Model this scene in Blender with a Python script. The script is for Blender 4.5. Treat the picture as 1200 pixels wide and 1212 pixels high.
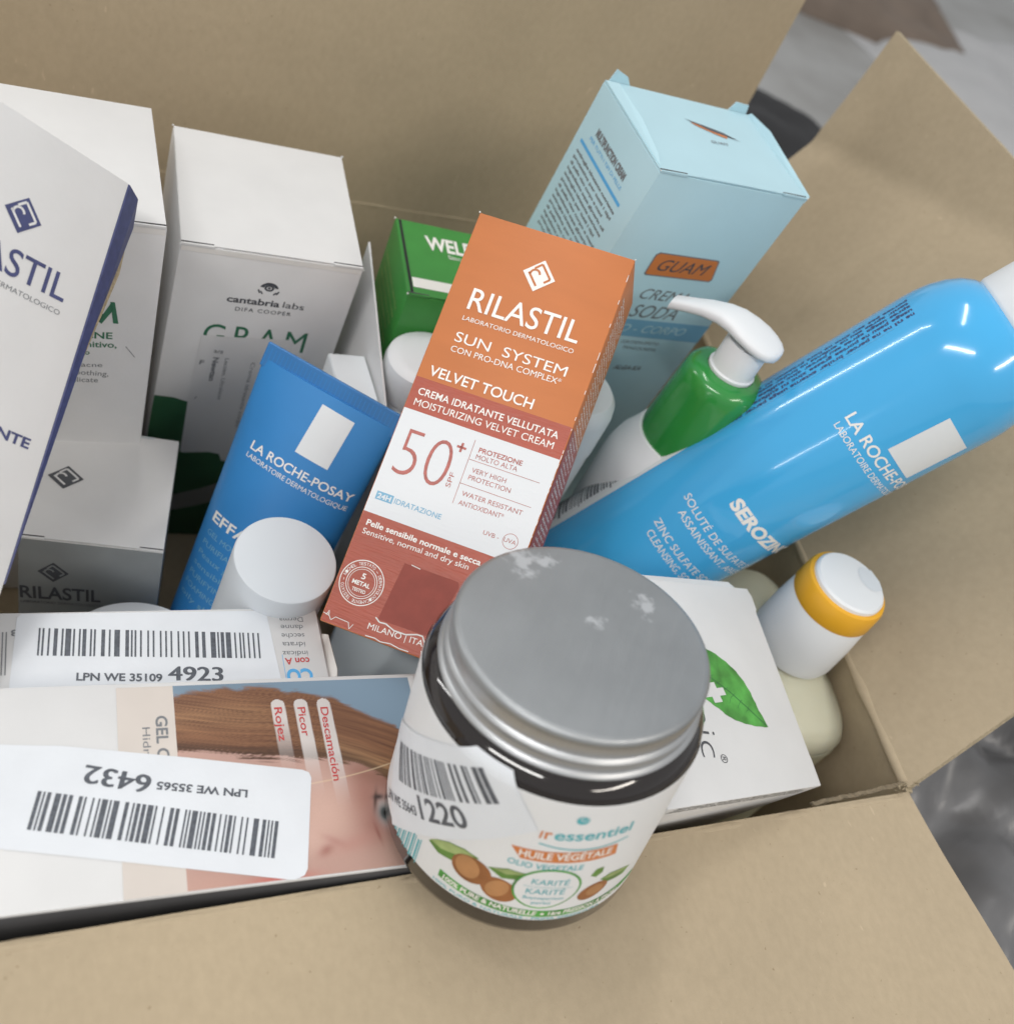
import bpy, bmesh, math, random
import numpy as np
from mathutils import Vector, Matrix

for o in list(bpy.data.objects):
    bpy.data.objects.remove(o, do_unlink=True)
scene = bpy.context.scene
COL = scene.collection
MM = 0.001
H0 = 378.0            # camera stands this many mm above the inside floor of the box
PI = math.pi
rnd = random.Random(7)

# ------------------------------------------------------------------ camera
CAM = Matrix(((0.88649841, -0.0107865, -0.46260591, 0.0),
              (-0.28894607, 0.76796034, -0.57161795, 0.0),
              (0.36142875, 0.64040656, 0.6776789, H0 * MM),
              (0, 0, 0, 1)))
cd = bpy.data.cameras.new('camera')
cam = bpy.data.objects.new('camera', cd)
COL.objects.link(cam)
cam.matrix_world = CAM
cd.sensor_fit = 'HORIZONTAL'
cd.sensor_width = 36
cd.lens = 36.0
cd.clip_start = 0.01
cd.clip_end = 50
cd.dof.use_dof = True
cd.dof.focus_distance = 0.30
cd.dof.aperture_fstop = 12
scene.camera = cam

# ------------------------------------------------------------------ light
scene.view_settings.view_transform = 'Standard'
scene.view_settings.look = 'None'
scene.view_settings.exposure = 0.0
scene.view_settings.gamma = 1.0
W = bpy.data.worlds.new('World')
scene.world = W
W.use_nodes = True
bg = W.node_tree.nodes['Background']
bg.inputs[0].default_value = (0.93, 0.95, 0.97, 1)
bg.inputs[1].default_value = 0.58


def area(name, loc, target, sx, sy, power, color, spin=0.0):
    l = bpy.data.lights.new(name, 'AREA')
    l.shape = 'RECTANGLE'
    l.size = sx
    l.size_y = sy
    l.energy = power
    l.color = color
    o = bpy.data.objects.new(name, l)
    COL.objects.link(o)
    d = Vector(target) - Vector(loc)
    o.rotation_euler = (d.to_track_quat('-Z', 'Y').to_matrix() @ Matrix.Rotation(spin, 3, 'Z')).to_euler()
    o.location = loc
    return o


TGT = (0.16, 0.2, 0.1)
area('ceiling_or_fill_light', (-0.25, 0.95, 2.05), TGT, 1.2, 0.10, 8.5, (1.0, 0.99, 0.97), 0.3)
area('ceiling_or_fill_light', (-1.35, -0.65, 2.05), TGT, 1.5, 0.12, 23, (1.0, 0.98, 0.95), 0.3)
area('ceiling_or_fill_light', (0.95, -1.70, 2.05), TGT, 1.5, 0.12, 20, (1.0, 0.93, 0.84), 0.3)  # fill light added to brighten the back flap
# further tubes of the same ceiling, seen as the long streaks on the can
area('far_tube_light', (-3.0, 3.1, 2.03), TGT, 2.2, 0.10, 22, (1.0, 0.99, 0.97), 1.3)
area('far_tube_light', (-8.2, -5.3, 2.03), TGT, 2.4, 0.16, 30, (1.0, 0.99, 0.97), 0.9)


# ------------------------------------------------------------------ materials
def mat(name, col, rough=0.5, metal=0.0, var=0.0, vscale=300, bump=0.0, bscale=1500, coat=0.0, spec=0.5,
        sss=0.0, stretch=None, alpha_trans=0.0, dirt=0.0, ior=1.5):
    m = bpy.data.materials.new(name)
    m.use_nodes = True
    nt = m.node_tree
    b = nt.nodes['Principled BSDF']
    b.inputs['Base Color'].default_value = (*col, 1)
    b.inputs['Roughness'].default_value = rough
    b.inputs['Metallic'].default_value = metal
    b.inputs['Specular IOR Level'].default_value = spec
    b.inputs['Coat Weight'].default_value = coat
    b.inputs['IOR'].default_value = ior
    if sss:
        b.inputs['Subsurface Weight'].default_value = sss
        b.inputs['Subsurface Radius'].default_value = (0.006, 0.005, 0.004)
        b.inputs['Subsurface Scale'].default_value = 1.0
    if alpha_trans:
        b.inputs['Transmission Weight'].default_value = alpha_trans
    tc = nt.nodes.new('ShaderNodeTexCoord')
    mp = nt.nodes.new('ShaderNodeMapping')
    nt.links.new(tc.outputs['Object'], mp.inputs[0])
    if stretch:
        mp.inputs['Scale'].default_value = stretch
    if var:
        n = nt.nodes.new('ShaderNodeTexNoise')
        n.inputs['Scale'].default_value = vscale
        n.inputs['Detail'].default_value = 5
        nt.links.new(mp.outputs[0], n.inputs[0])
        r = nt.nodes.new('ShaderNodeValToRGB')
        r.color_ramp.elements[0].position = 0.3
        r.color_ramp.elements[1].position = 0.7
        lo = tuple(max(0, c * (1 - var)) for c in col)
        hi = tuple(min(1, c * (1 + var)) for c in col)
        r.color_ramp.elements[0].color = (*lo, 1)
        r.color_ramp.elements[1].color = (*hi, 1)
        nt.links.new(n.outputs['Fac'], r.inputs[0])
        last = r.outputs[0]
        if dirt:
            n2 = nt.nodes.new('ShaderNodeTexNoise')
            n2.inputs['Scale'].default_value = vscale * 3.1
            n2.inputs['Detail'].default_value = 2
            nt.links.new(mp.outputs[0], n2.inputs[0])
            r2 = nt.nodes.new('ShaderNodeValToRGB')
            r2.color_ramp.elements[0].position = 0.70
            r2.color_ramp.elements[1].position = 0.78
            nt.links.new(n2.outputs['Fac'], r2.inputs[0])
            mx = nt.nodes.new('ShaderNodeMix')
            mx.data_type = 'RGBA'
            mx.inputs['B'].default_value = (*[c * (1 - dirt) for c in col], 1)
            nt.links.new(r2.outputs[0], mx.inputs['Factor'])
            nt.links.new(last, mx.inputs['A'])
            last = mx.outputs['Result']
        nt.links.new(last, b.inputs['Base Color'])
    if bump:
        n = nt.nodes.new('ShaderNodeTexNoise')
        n.inputs['Scale'].default_value = bscale
        n.inputs['Detail'].default_value = 3
        nt.links.new(mp.outputs[0], n.inputs[0])
        bp = nt.nodes.new('ShaderNodeBump')
        bp.inputs['Strength'].default_value = bump
        bp.inputs['Distance'].default_value = 0.0003
        nt.links.new(n.outputs['Fac'], bp.inputs['Height'])
        nt.links.new(bp.outputs[0], b.inputs['Normal'])
    return m


def kraft(name, col, rot=0.0):
    """brown corrugated board: fibres, faint flute ribs, specks"""
    m = bpy.data.materials.new(name)
    m.use_nodes = True
    nt = m.node_tree
    L = nt.links.new
    b = nt.nodes['Principled BSDF']
    b.inputs['Roughness'].default_value = 0.85
    b.inputs['Specular IOR Level'].default_value = 0.2
    tc = nt.nodes.new('ShaderNodeTexCoord')

    def noise(scale, detail, st=(1, 1, 1), rz=0):
        mp = nt.nodes.new('ShaderNodeMapping')
        mp.inputs['Scale'].default_value = st
        mp.inputs['Rotation'].default_value = (0, 0, rz)
        L(tc.outputs['Object'], mp.inputs[0])
        n = nt.nodes.new('ShaderNodeTexNoise')
        n.inputs['Scale'].default_value = scale
        n.inputs['Detail'].default_value = detail
        L(mp.outputs[0], n.inputs[0])
        return n.outputs['Fac']

    def ramp(src, p0, c0, p1, c1):
        r = nt.nodes.new('ShaderNodeValToRGB')
        r.color_ramp.elements[0].position = p0
        r.color_ramp.elements[0].color = c0
        r.color_ramp.elements[1].position = p1
        r.color_ramp.elements[1].color = c1
        L(src, r.inputs[0])
        return r.outputs[0]

    def mul(a, bb):
        x = nt.nodes.new('ShaderNodeMix')
        x.data_type = 'RGBA'
        x.blend_type = 'MULTIPLY'
        x.inputs['Factor'].default_value = 1
        L(a, x.inputs['A'])
        L(bb, x.inputs['B'])
        return x.outputs['Result']
    base = ramp(noise(14, 4), 0.3, (*[c * 0.94 for c in col], 1), 0.7, (*[c * 1.05 for c in col], 1))
    fib = ramp(noise(420, 6, (1, 0.7, 0.7)), 0.25, (0.945, 0.945, 0.94, 1), 0.75, (1.035, 1.035, 1.035, 1))
    c = mul(base, fib)
    speck = ramp(noise(700, 1.5), 0.74, (1, 1, 1, 1), 0.79, (0.72, 0.69, 0.64, 1))
    c = mul(c, speck)
    lf_ = ramp(noise(520, 1.2, (1, .3, .3), .6), 0.765, (1, 1, 1, 1), 0.79, (1.16, 1.16, 1.17, 1))
    c = mul(c, lf_)
    c = mul(c, ramp(noise(4.5, 3), 0.3, (0.95, 0.95, 0.955, 1), 0.7, (1.05, 1.045, 1.03, 1)))
    L(c, b.inputs['Base Color'])
    bp = nt.nodes.new('ShaderNodeBump')
    bp.inputs['Strength'].default_value = 0.22
    bp.inputs['Distance'].default_value = 0.0004
    L(noise(900, 4), bp.inputs['Height'])
    bp2 = nt.nodes.new('ShaderNodeBump')
    bp2.inputs['Strength'].default_value = 0.5
    bp2.inputs['Distance'].default_value = 0.0012
    L(noise(28, 2), bp2.inputs['Height'])
    L(bp.outputs[0], bp2.inputs['Normal'])
    L(bp2.outputs[0], b.inputs['Normal'])
    return m


M = {}
M['kraft'] = kraft('kraft_board', (0.458, 0.372, 0.258))
M['kraft_dark'] = mat('kraft_inside_edge', (0.22, 0.175, 0.115), 0.9, var=0.3, vscale=900)
M['kraft_edge'] = mat('kraft_edge', (0.40, 0.33, 0.22), 0.9, var=0.25, vscale=900)
M['white'] = mat('white_carton', (0.70, 0.70, 0.70), 0.55, var=0.025, vscale=60, bump=0.12, bscale=700)
M['cool'] = mat('cool_white_carton', (0.74, 0.77, 0.79), 0.45, var=0.02, vscale=60, bump=0.1, bscale=700)
M['paper'] = mat('label_paper', (0.74, 0.77, 0.81), 0.6, var=0.025, vscale=90, bump=0.15, bscale=900)
M['worn_lit'] = mat('worn_lit_edge', (0.78, 0.76, 0.73), 0.8)  # bare worn board, and the painted highlight below carton top edges
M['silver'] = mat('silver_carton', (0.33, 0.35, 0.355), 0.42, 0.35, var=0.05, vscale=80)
M['ink'] = mat('dark_ink', (0.075, 0.080, 0.092), 0.5)
M['ink2'] = mat('grey_ink', (0.19, 0.20, 0.215), 0.5)
M['bar'] = mat('barcode_ink', (0.095, 0.105, 0.125), 0.5, var=0.3, vscale=900)
M['navy'] = mat('navy_ink', (0.055, 0.065, 0.17), 0.45, var=0.15, vscale=500)
M['orange'] = mat('orange_foil', (0.54, 0.175, 0.052), 0.52, 0.0, var=0.04, vscale=150, bump=0.12, bscale=700, stretch=(.3, 1, 1))
M['brick'] = mat('brick_red_foil', (0.38, 0.062, 0.028), 0.42, 0.0, spec=0.6, var=0.08, vscale=200, bump=0.6, bscale=1600, stretch=(.12, 1, 1))
M['brick2'] = mat('brick_red_matte', (0.285, 0.052, 0.034), 0.6, var=0.08, vscale=300)
M['foilwhite'] = mat('pearl_white_print', (0.70, 0.72, 0.745), 0.42, 0.0, bump=0.3, bscale=900, stretch=(.2, 1, 1))
M['whiteink'] = mat('white_ink', (0.86, 0.84, 0.80), 0.4)
M['rose'] = mat('rose_ink', (0.40, 0.10, 0.08), 0.4, var=0.2, vscale=900)
M['cyan'] = mat('cyan_ink', (0.10, 0.42, 0.78), 0.45)
M['navygreen'] = mat('green_ink', (0.035, 0.17, 0.09), 0.45)
M['green'] = mat('green_carton', (0.05, 0.27, 0.055), 0.38, var=0.06, vscale=100, bump=0.1)
M['darkgreen'] = mat('dark_green_print', (0.03, 0.12, 0.055), 0.5, var=0.08, vscale=100)
M['leaf'] = mat('leaf_print', (0.08, 0.33, 0.06), 0.5, var=0.45, vscale=120)
M['pale'] = mat('pale_blue_carton', (0.44, 0.645, 0.72), 0.5, var=0.025, vscale=50, bump=0.12, bscale=700)
M['band'] = mat('mid_blue_print', (0.19, 0.42, 0.60), 0.5)
M['badge'] = mat('orange_badge', (0.62, 0.20, 0.055), 0.5)
M['teal'] = mat('teal_ink', (0.08, 0.42, 0.47), 0.5)
M['redink'] = mat('red_ink', (0.55, 0.06, 0.06), 0.5)
M['can'] = mat('sky_blue_lacquer', (0.06, 0.42, 0.79), 0.16, 0.0, coat=0.5, var=0.015, vscale=40)
M['tube'] = mat('blue_tube_plastic', (0.035, 0.23, 0.56), 0.38, var=0.05, vscale=40, bump=0.1, bscale=300)
M['crimp'] = mat('blue_crimp', (0.04, 0.19, 0.47), 0.45, var=0.05, vscale=60)
M['plastic'] = mat('white_plastic', (0.76, 0.78, 0.80), 0.43, sss=0.0, var=0.01, vscale=40)
M['capwhite'] = mat('matt_white_plastic', (0.66, 0.70, 0.74), 0.5)
M['frost'] = mat('frosted_plastic', (0.50, 0.54, 0.56), 0.5)
M['pumpgreen'] = mat('glossy_green_plastic', (0.03, 0.26, 0.05), 0.2, coat=0.4)
M['yellow'] = mat('amber_yellow_plastic', (0.80, 0.41, 0.025), 0.35, var=0.04, vscale=60)
M['cream'] = mat('cloudy_cream_plastic', (0.66, 0.64, 0.46), 0.32, sss=0.5, var=0.06, vscale=25)
M['cloudy'] = mat('cloudy_grey_plastic', (0.60, 0.59, 0.46), 0.35, sss=0.5, var=0.05, vscale=25)
M['glass'] = mat('dark_amber_glass', (0.018, 0.014, 0.013), 0.08, coat=0.3)
M['lidtop'] = mat('brushed_aluminium', (0.39, 0.405, 0.415), 0.42, 0.9, var=0.07, vscale=45, bump=0.12, bscale=300)
M['lidside'] = mat('aluminium_skirt', (0.50, 0.51, 0.52), 0.42, 0.85, var=0.05, vscale=90)
def lid_stains(m):
    nt = m.node_tree
    L = nt.links.new
    b = nt.nodes['Principled BSDF']
    src = b.inputs['Base Color'].links[0].from_socket
    tc = nt.nodes.new('ShaderNodeTexCoord')
    rn = nt.nodes.new('ShaderNodeTexNoise')
    rn.inputs['Scale'].default_value = 900
    rn.inputs['Detail'].default_value = 6
    rm = nt.nodes.new('ShaderNodeMapping')
    rm.inputs['Scale'].default_value = (1, .06, 1)
    rm.inputs['Rotation'].default_value = (0, 0, .5)
    L(tc.outputs['Object'], rm.inputs[0])
    L(rm.outputs[0], rn.inputs[0])
    rr = nt.nodes.new('ShaderNodeMapRange')
    rr.inputs['To Min'].default_value = .38
    rr.inputs['To Max'].default_value = .60
    L(rn.outputs['Fac'], rr.inputs['Value'])
    L(rr.outputs[0], b.inputs['Roughness'])
    tot = None
    for (x, y, rx, ry, th) in ((-.0218, .0165, .0022, .0038, .38), (-.0165, .0192, .0028, .0014, .39), (.0108, .0183, .0017, .0028, .40), (.001, .0054, .0022, .0012, .44)):
        mp = nt.nodes.new('ShaderNodeMapping')
        mp.vector_type = 'TEXTURE'
        mp.inputs['Location'].default_value = (x, y, .0704)
        mp.inputs['Rotation'].default_value = (0, 0, .4)
        mp.inputs['Scale'].default_value = (rx, ry, .01)
        L(tc.outputs['Object'], mp.inputs[0])
        ln = nt.nodes.new('ShaderNodeVectorMath')
        ln.operation = 'LENGTH'
        L(mp.outputs[0], ln.inputs[0])
        n = nt.nodes.new('ShaderNodeTexNoise')
        n.inputs['Scale'].default_value = 420
        n.inputs['Detail'].default_value = 5
        L(tc.outputs['Object'], n.inputs[0])
        a = nt.nodes.new('ShaderNodeMath')
        a.operation = 'MULTIPLY_ADD'
        L(ln.outputs['Value'], a.inputs[0])
        a.inputs[1].default_value = -.17
        L(n.outputs['Fac'], a.inputs[2])
        g = nt.nodes.new('ShaderNodeMapRange')
        g.inputs['From Min'].default_value = th - .17
        g.inputs['From Max'].default_value = th + .02
        L(a.outputs[0], g.inputs['Value'])
        if tot is None:
            tot = g.outputs[0]
        else:
            mx = nt.nodes.new('ShaderNodeMath')
            mx.operation = 'MAXIMUM'
            L(tot, mx.inputs[0])
            L(g.outputs[0], mx.inputs[1])
            tot = mx.outputs[0]
    k = nt.nodes.new('ShaderNodeMath')
    k.operation = 'MULTIPLY'
    L(tot, k.inputs[0])
    k.inputs[1].default_value = .42
    mix = nt.nodes.new('ShaderNodeMix')
    mix.data_type = 'RGBA'
    L(k.outputs[0], mix.inputs['Factor'])
    L(src, mix.inputs['A'])
    mix.inputs['B'].default_value = (.72, .74, .77, 1)
    L(mix.outputs['Result'], b.inputs['Base Color'])
    inv = nt.nodes.new('ShaderNodeMath')
    inv.operation = 'MULTIPLY_ADD'
    L(k.outputs[0], inv.inputs[0])
    inv.inputs[1].default_value = -.9
    inv.inputs[2].default_value = .9
    inv.use_clamp = True
    L(inv.outputs[0], b.inputs['Metallic'])


lid_stains(M['lidtop'])
M['scuff'] = mat('pale_smear', (0.74, 0.76, 0.78), 0.7)
M['label'] = mat('jar_label_paper', (0.76, 0.77, 0.78), 0.5, var=0.015, vscale=60)
M['nut'] = mat('brown_nut_print', (0.27, 0.105, 0.035), 0.5, var=0.45, vscale=70)
M['nut2'] = mat('light_nut_print', (0.45, 0.22, 0.09), 0.5, var=0.2, vscale=90)
M['leafp'] = mat('pale_leaf_print', (0.36, 0.46, 0.18), 0.5, var=0.3, vscale=160)
M['leafd'] = mat('olive_leaf_print', (0.12, 0.25, 0.05), 0.5, var=0.3, vscale=160)
M['pinkwash'] = mat('pale_pink_print', (0.66, 0.60, 0.55), 0.5, var=0.05, vscale=40)
M['pill'] = mat('translucent_white_print', (0.70, 0.66, 0.63), 0.5)
M['dark'] = mat('shade_and_slit_grey', (0.10, 0.10, 0.105), 0.6, var=0.15, vscale=60)  # painted shade on the front carton's side, and the tab slits
M['amber2'] = mat('yellow_print', (0.75, 0.55, 0.08), 0.5)


# ------------------------------------------------------------------ mesh helpers (coordinates in mm)
def link(name, me, m=None, parent=None, smooth=False):
    o = bpy.data.objects.new(name, me)
    COL.objects.link(o)
    if m is not None:
        for x in (m if isinstance(m, (list, tuple)) else [m]):
            me.materials.append(x)
    if parent is not None:
        o.parent = parent
    if smooth:
        for p in me.polygons:
            p.use_smooth = True
    return o


def from_bm(name, bm, m, parent=None, smooth=False, angle=None):
    bmesh.ops.scale(bm, vec=(MM, MM, MM), verts=bm.verts)
    me = bpy.data.meshes.new(name)
    bm.to_mesh(me)
    bm.free()
    o = link(name, me, m, parent, smooth)
    if angle is not None:
        me.shade_smooth() if hasattr(me, 'shade_smooth') else None
        try:
            me.set_sharp_from_angle(angle=math.radians(angle))
        except Exception:
            pass
    return o


def pydata(name, vs, fs, m, parent=None, smooth=False, angle=None):
    me = bpy.data.meshes.new(name)
    me.from_pydata([(x * MM, y * MM, z * MM) for x, y, z in vs], [], fs)
    me.update()
    o = link(name, me, m, parent, smooth)
    if angle is not None:
        for p in me.polygons:
            p.use_smooth = True
        me.set_sharp_from_angle(angle=math.radians(angle))
    return o


def thing(name, label, cat, R=None, c=(0, 0, 0), group=None):
    """Empty standing at the thing's place; c in mm relative to the lens, z up"""
    o = bpy.data.objects.new(name, None)
    COL.objects.link(o)
    o.empty_display_size = 0.02
    mw = Matrix.Identity(4)
    if R is not None:
        for i in range(3):
            for j in range(3):
                mw[i][j] = R[i][j]
    mw.translation = Vector((c[0] * MM, c[1] * MM, (c[2] + H0) * MM))
    o.matrix_world = mw
    o['label'] = label
    o['category'] = cat
    if group:
        o['group'] = group
    return o


def box_bm(d, c=(0, 0, 0), bev=0.0, seg=2, bm=None):
    bm = bm or bmesh.new()
    r = bmesh.ops.create_cube(bm, size=1.0)
    vs = r['verts']
    for v in vs:
        v.co = Vector((v.co.x * d[0] + c[0], v.co.y * d[1] + c[1], v.co.z * d[2] + c[2]))
    if bev:
        es = list({e for v in vs for e in v.link_edges})
        bmesh.ops.bevel(bm, geom=es, offset=bev, segments=seg, profile=0.5, affect='EDGES')
    return bm


def lathe(name, prof, m, parent=None, n=96, z0=0.0, ribs=None, smooth=True, angle=35, cap=True):
    """prof [(r,z)...] bottom to top"""
    vs, fs = [], []
    for (r, z) in prof:
        for i in range(n):
            a = 2 * PI * i / n
            rr = r
            if ribs and ribs[0] <= z <= ribs[1] and i % 2:
                rr -= ribs[2]
            vs.append((rr * math.cos(a), rr * math.sin(a), z + z0))
    for k in range(len(prof) - 1):
        for i in range(n):
            j = (i + 1) % n
            fs.append((k * n + i, k * n + j, (k + 1) * n + j, (k + 1) * n + i))
    if cap:
        fs.append(tuple(range(n - 1, -1, -1)))
        fs.append(tuple(range((len(prof) - 1) * n, len(prof) * n)))
    return pydata(name, vs, fs, m, parent, angle=angle)


# ------------------------------------------------------------------ flat print
_tc = {}


def glyphs(s, bold=0.0, shear=0.0, spacing=1.0):
    """triangulated outline of a string -> (verts Nx2, faces), cap height about 1"""
    key = (s, bold, shear, spacing)
    if key in _tc:
        return _tc[key]
    cu = bpy.data.curves.new('t', 'FONT')
    cu.body = s
    cu.size = 1.0
    cu.offset = bold
    cu.shear = shear
    cu.space_character = spacing
    cu.resolution_u = 5
    o = bpy.data.objects.new('t', cu)
    COL.objects.link(o)
    dg = bpy.context.evaluated_depsgraph_get()
    me = bpy.data.meshes.new_from_object(o.evaluated_get(dg))
    vs = [(v.co.x, v.co.y) for v in me.vertices]
    fs = [tuple(p.vertices) for p in me.polygons]
    bpy.data.objects.remove(o, do_unlink=True)
    bpy.data.curves.remove(cu)
    bpy.data.meshes.remove(me)
    _tc[key] = (vs, fs)
    return vs, fs


CAPH = None


def cap_height():
    global CAPH
    if CAPH is None:
        vs, _ = glyphs('H')
        CAPH = max(v[1] for v in vs)
    return CAPH


class Print:
    """collects flat shapes in the plane of a face (u right, v up, mm)"""

    def __init__(self):
        self.v, self.f, self.cuts = [], [], []

    def poly(self, pts):
        n = len(self.v)
        self.v += [tuple(p) for p in pts]
        self.f.append(tuple(range(n, n + len(pts))))
        return self

    def rect(self, x0, y0, x1, y1):
        return self.poly([(x0, y0), (x1, y0), (x1, y1), (x0, y1)])

    def line(self, a, b, w):
        dx, dy = b[0] - a[0], b[1] - a[1]
        L = math.hypot(dx, dy) or 1
        nx, ny = -dy / L * w / 2, dx / L * w / 2
        return self.poly([(a[0] - nx, a[1] - ny), (b[0] - nx, b[1] - ny), (b[0] + nx, b[1] + ny), (a[0] + nx, a[1] + ny)])

    def ring(self, cx, cy, rx, ry, w, n=40):
        for i in range(n):
            a, b = 2 * PI * i / n, 2 * PI * (i + 1) / n
            self.poly([(cx + rx * math.cos(a), cy + ry * math.sin(a)), (cx + rx * math.cos(b), cy + ry * math.sin(b)),
                       (cx + (rx - w) * math.cos(b), cy + (ry - w) * math.sin(b)), (cx + (rx - w) * math.cos(a), cy + (ry - w) * math.sin(a))])
        return self

    def disc(self, cx, cy, rx, ry, rot=0, n=28):
        c, s = math.cos(rot), math.sin(rot)
        return self.poly([(cx + rx * math.cos(2 * PI * i / n) * c - ry * math.sin(2 * PI * i / n) * s,
                           cy + rx * math.cos(2 * PI * i / n) * s + ry * math.sin(2 * PI * i / n) * c) for i in range(n)])

    def text(self, s, a, b, h, bold=0.0, shear=0.0, spacing=1.0, fit=True):
        vs, fs = glyphs(s, bold, shear, spacing)
        if not vs:
            return self
        x0 = min(v[0] for v in vs)
        x1 = max(v[0] for v in vs)
        L = math.hypot(b[0] - a[0], b[1] - a[1])
        ux, uy = (b[0] - a[0]) / L, (b[1] - a[1]) / L
        self.cuts.append((len(self.f), len(self.f) + len(fs)))
        sy = h / cap_height()
        sx = L / (x1 - x0) if fit else sy
        n = len(self.v)
        for x, y in vs:
            X, Y = (x - x0) * sx, y * sy
            self.v.append((a[0] + X * ux - Y * uy, a[1] + X * uy + Y * ux))
        self.f += [tuple(i + n for i in f) for f in fs]
        return self

    def bars(self, x0, y0, x1, y1, seed=1, n=60, rot=None, org=None):
        r = random.Random(seed)
        ws = [r.choice((1, 1, 1, 2, 2, 3)) for _ in range(2 * n)]
        tot = sum(ws)
        x = 0.0
        for i, w in enumerate(ws):
            if i % 2 == 0:
                a, b = x0 + (x1 - x0) * x / tot, x0 + (x1 - x0) * (x + w) / tot
                pts = [(a, y0), (b, y0), (b, y1), (a, y1)]
                if org:
                    c, s = math.cos(rot), math.sin(rot)
                    pts = [(org[0] + p * c - q * s, org[1] + p * s + q * c) for p, q in pts]
                self.poly(pts)
            x += w
        return self

    def build(self, name, m, parent, fmap, cyl=0, vcut=None):
        # every line of lettering becomes a part of its own; very small print stays together
        if 1 < len(self.cuts) <= 24 or (self.cuts and len(self.f) > self.cuts[0][1] - self.cuts[0][0] and len(self.cuts) <= 24):
            rest = [f for i, f in enumerate(self.f) if not any(a <= i < c for a, c in self.cuts)]
            first = None
            for a, c in self.cuts:
                q = Print()
                q.v, q.f = self.v, self.f[a:c]
                o = q.build(name, m, parent, fmap, cyl, vcut)
                first = first or o
            if rest:
                # marks far from each other become parts of their own too
                groups = []
                for f in rest:
                    cx_ = sum(self.v[i][0] for i in f) / len(f)
                    cy_ = sum(self.v[i][1] for i in f) / len(f)
                    for g in groups:
                        if min(abs(cx_ - x_) + abs(cy_ - y_) for x_, y_ in g[1]) < 9:
                            g[0].append(f)
                            g[1].append((cx_, cy_))
                            break
                    else:
                        groups.append([[f], [(cx_, cy_)]])
                for g in groups:
                    q = Print()
                    q.v, q.f = self.v, g[0]
                    q.build('printed_mark', m, parent, fmap, cyl, vcut)
            return first
        stuffed = len(self.cuts) > 24
        bm = bmesh.new()
        used = sorted({i for f in self.f for i in f})
        vv = {i: bm.verts.new((self.v[i][0], self.v[i][1], 0)) for i in used}
        for f in self.f:
            try:
                bm.faces.new([vv[i] for i in f])
            except ValueError:
                pass
        if cyl:
            bmesh.ops.triangulate(bm, faces=bm.faces)
            xs = [v.co.x for v in bm.verts]
            u = math.floor(min(xs) / cyl) * cyl
            while u < max(xs):
                bmesh.ops.bisect_plane(bm, geom=list(bm.verts) + list(bm.edges) + list(bm.faces), dist=1e-5,
                                       plane_co=(u, 0, 0), plane_no=(1, 0, 0))
                u += cyl
            for w in (vcut or []):
                bmesh.ops.bisect_plane(bm, geom=list(bm.verts) + list(bm.edges) + list(bm.faces), dist=1e-5,
                                       plane_co=(0, w, 0), plane_no=(0, 1, 0))
        # all faces look along +z of the print plane before mapping
        for f in bm.faces:
            f.normal_update()
            if f.normal.z < 0:
                f.normal_flip()
        for v in bm.verts:
            v.co = Vector(fmap(v.co.x, v.co.y))
        o = from_bm(name, bm, m, parent)
        if stuffed:
            o['kind'] = 'stuff'
        return o


def face_map(d, face, off=0.12):
    x, y, z = d[0] / 2, d[1] / 2, d[2] / 2
    if face == 'f':
        return lambda u, v: (u, -y - off, v)
    if face == 't':
        return lambda u, v: (u, v, z + off)
    if face == 'l':
        return lambda u, v: (-x - off, -u, v)
    if face == 'r':
        return lambda u, v: (x + off, u, v)


def cyl_map(r, off=0.1):
    q = r + off
    return lambda u, v: (q * math.sin(u / r), -q * math.cos(u / r), v)


def diamond_mark(P, cx, cy, s, rot=0.0):
    """square standing on its corner; the curl inside is left open by building it from strokes"""
    pass


def rd_logo(cx, cy, s, ang, parent, fmap, fmap2, ink, paper, skew=1.0):
    """tilted square emblem with a curled stroke and a bracket in the ground colour"""
    c, sn = math.cos(ang), math.sin(ang)

    def T(x, y):
        x, y = x * s * skew, y * s
        return (cx + x * c - y * sn, cy + x * sn + y * c)
    P = Print().poly([T(-.5, -.5), T(.5, -.5), T(.5, .5), T(-.5, .5)])
    P.build('emblem', ink, parent, fmap)
    Q = Print()

    def stroke(pts, w):
        for i in range(len(pts) - 1):
            Q.line(T(*pts[i]), T(*pts[i + 1]), w * s)
    arc = [(-.12 + .2 * math.cos(t), .14 + .2 * math.sin(t)) for t in [PI * 1.05 - k * PI * 1.25 / 10 for k in range(11)]]
    stroke([(-.32, .34)] + arc[2:], .09)
    stroke([(-.30, -.34), (-.30, .30)], .09)
    stroke([(-.02, .38), (.34, .38), (.34, -.36), (.05, -.36)], .09)
    Q.build('emblem_stroke', paper, parent, fmap2)


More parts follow.
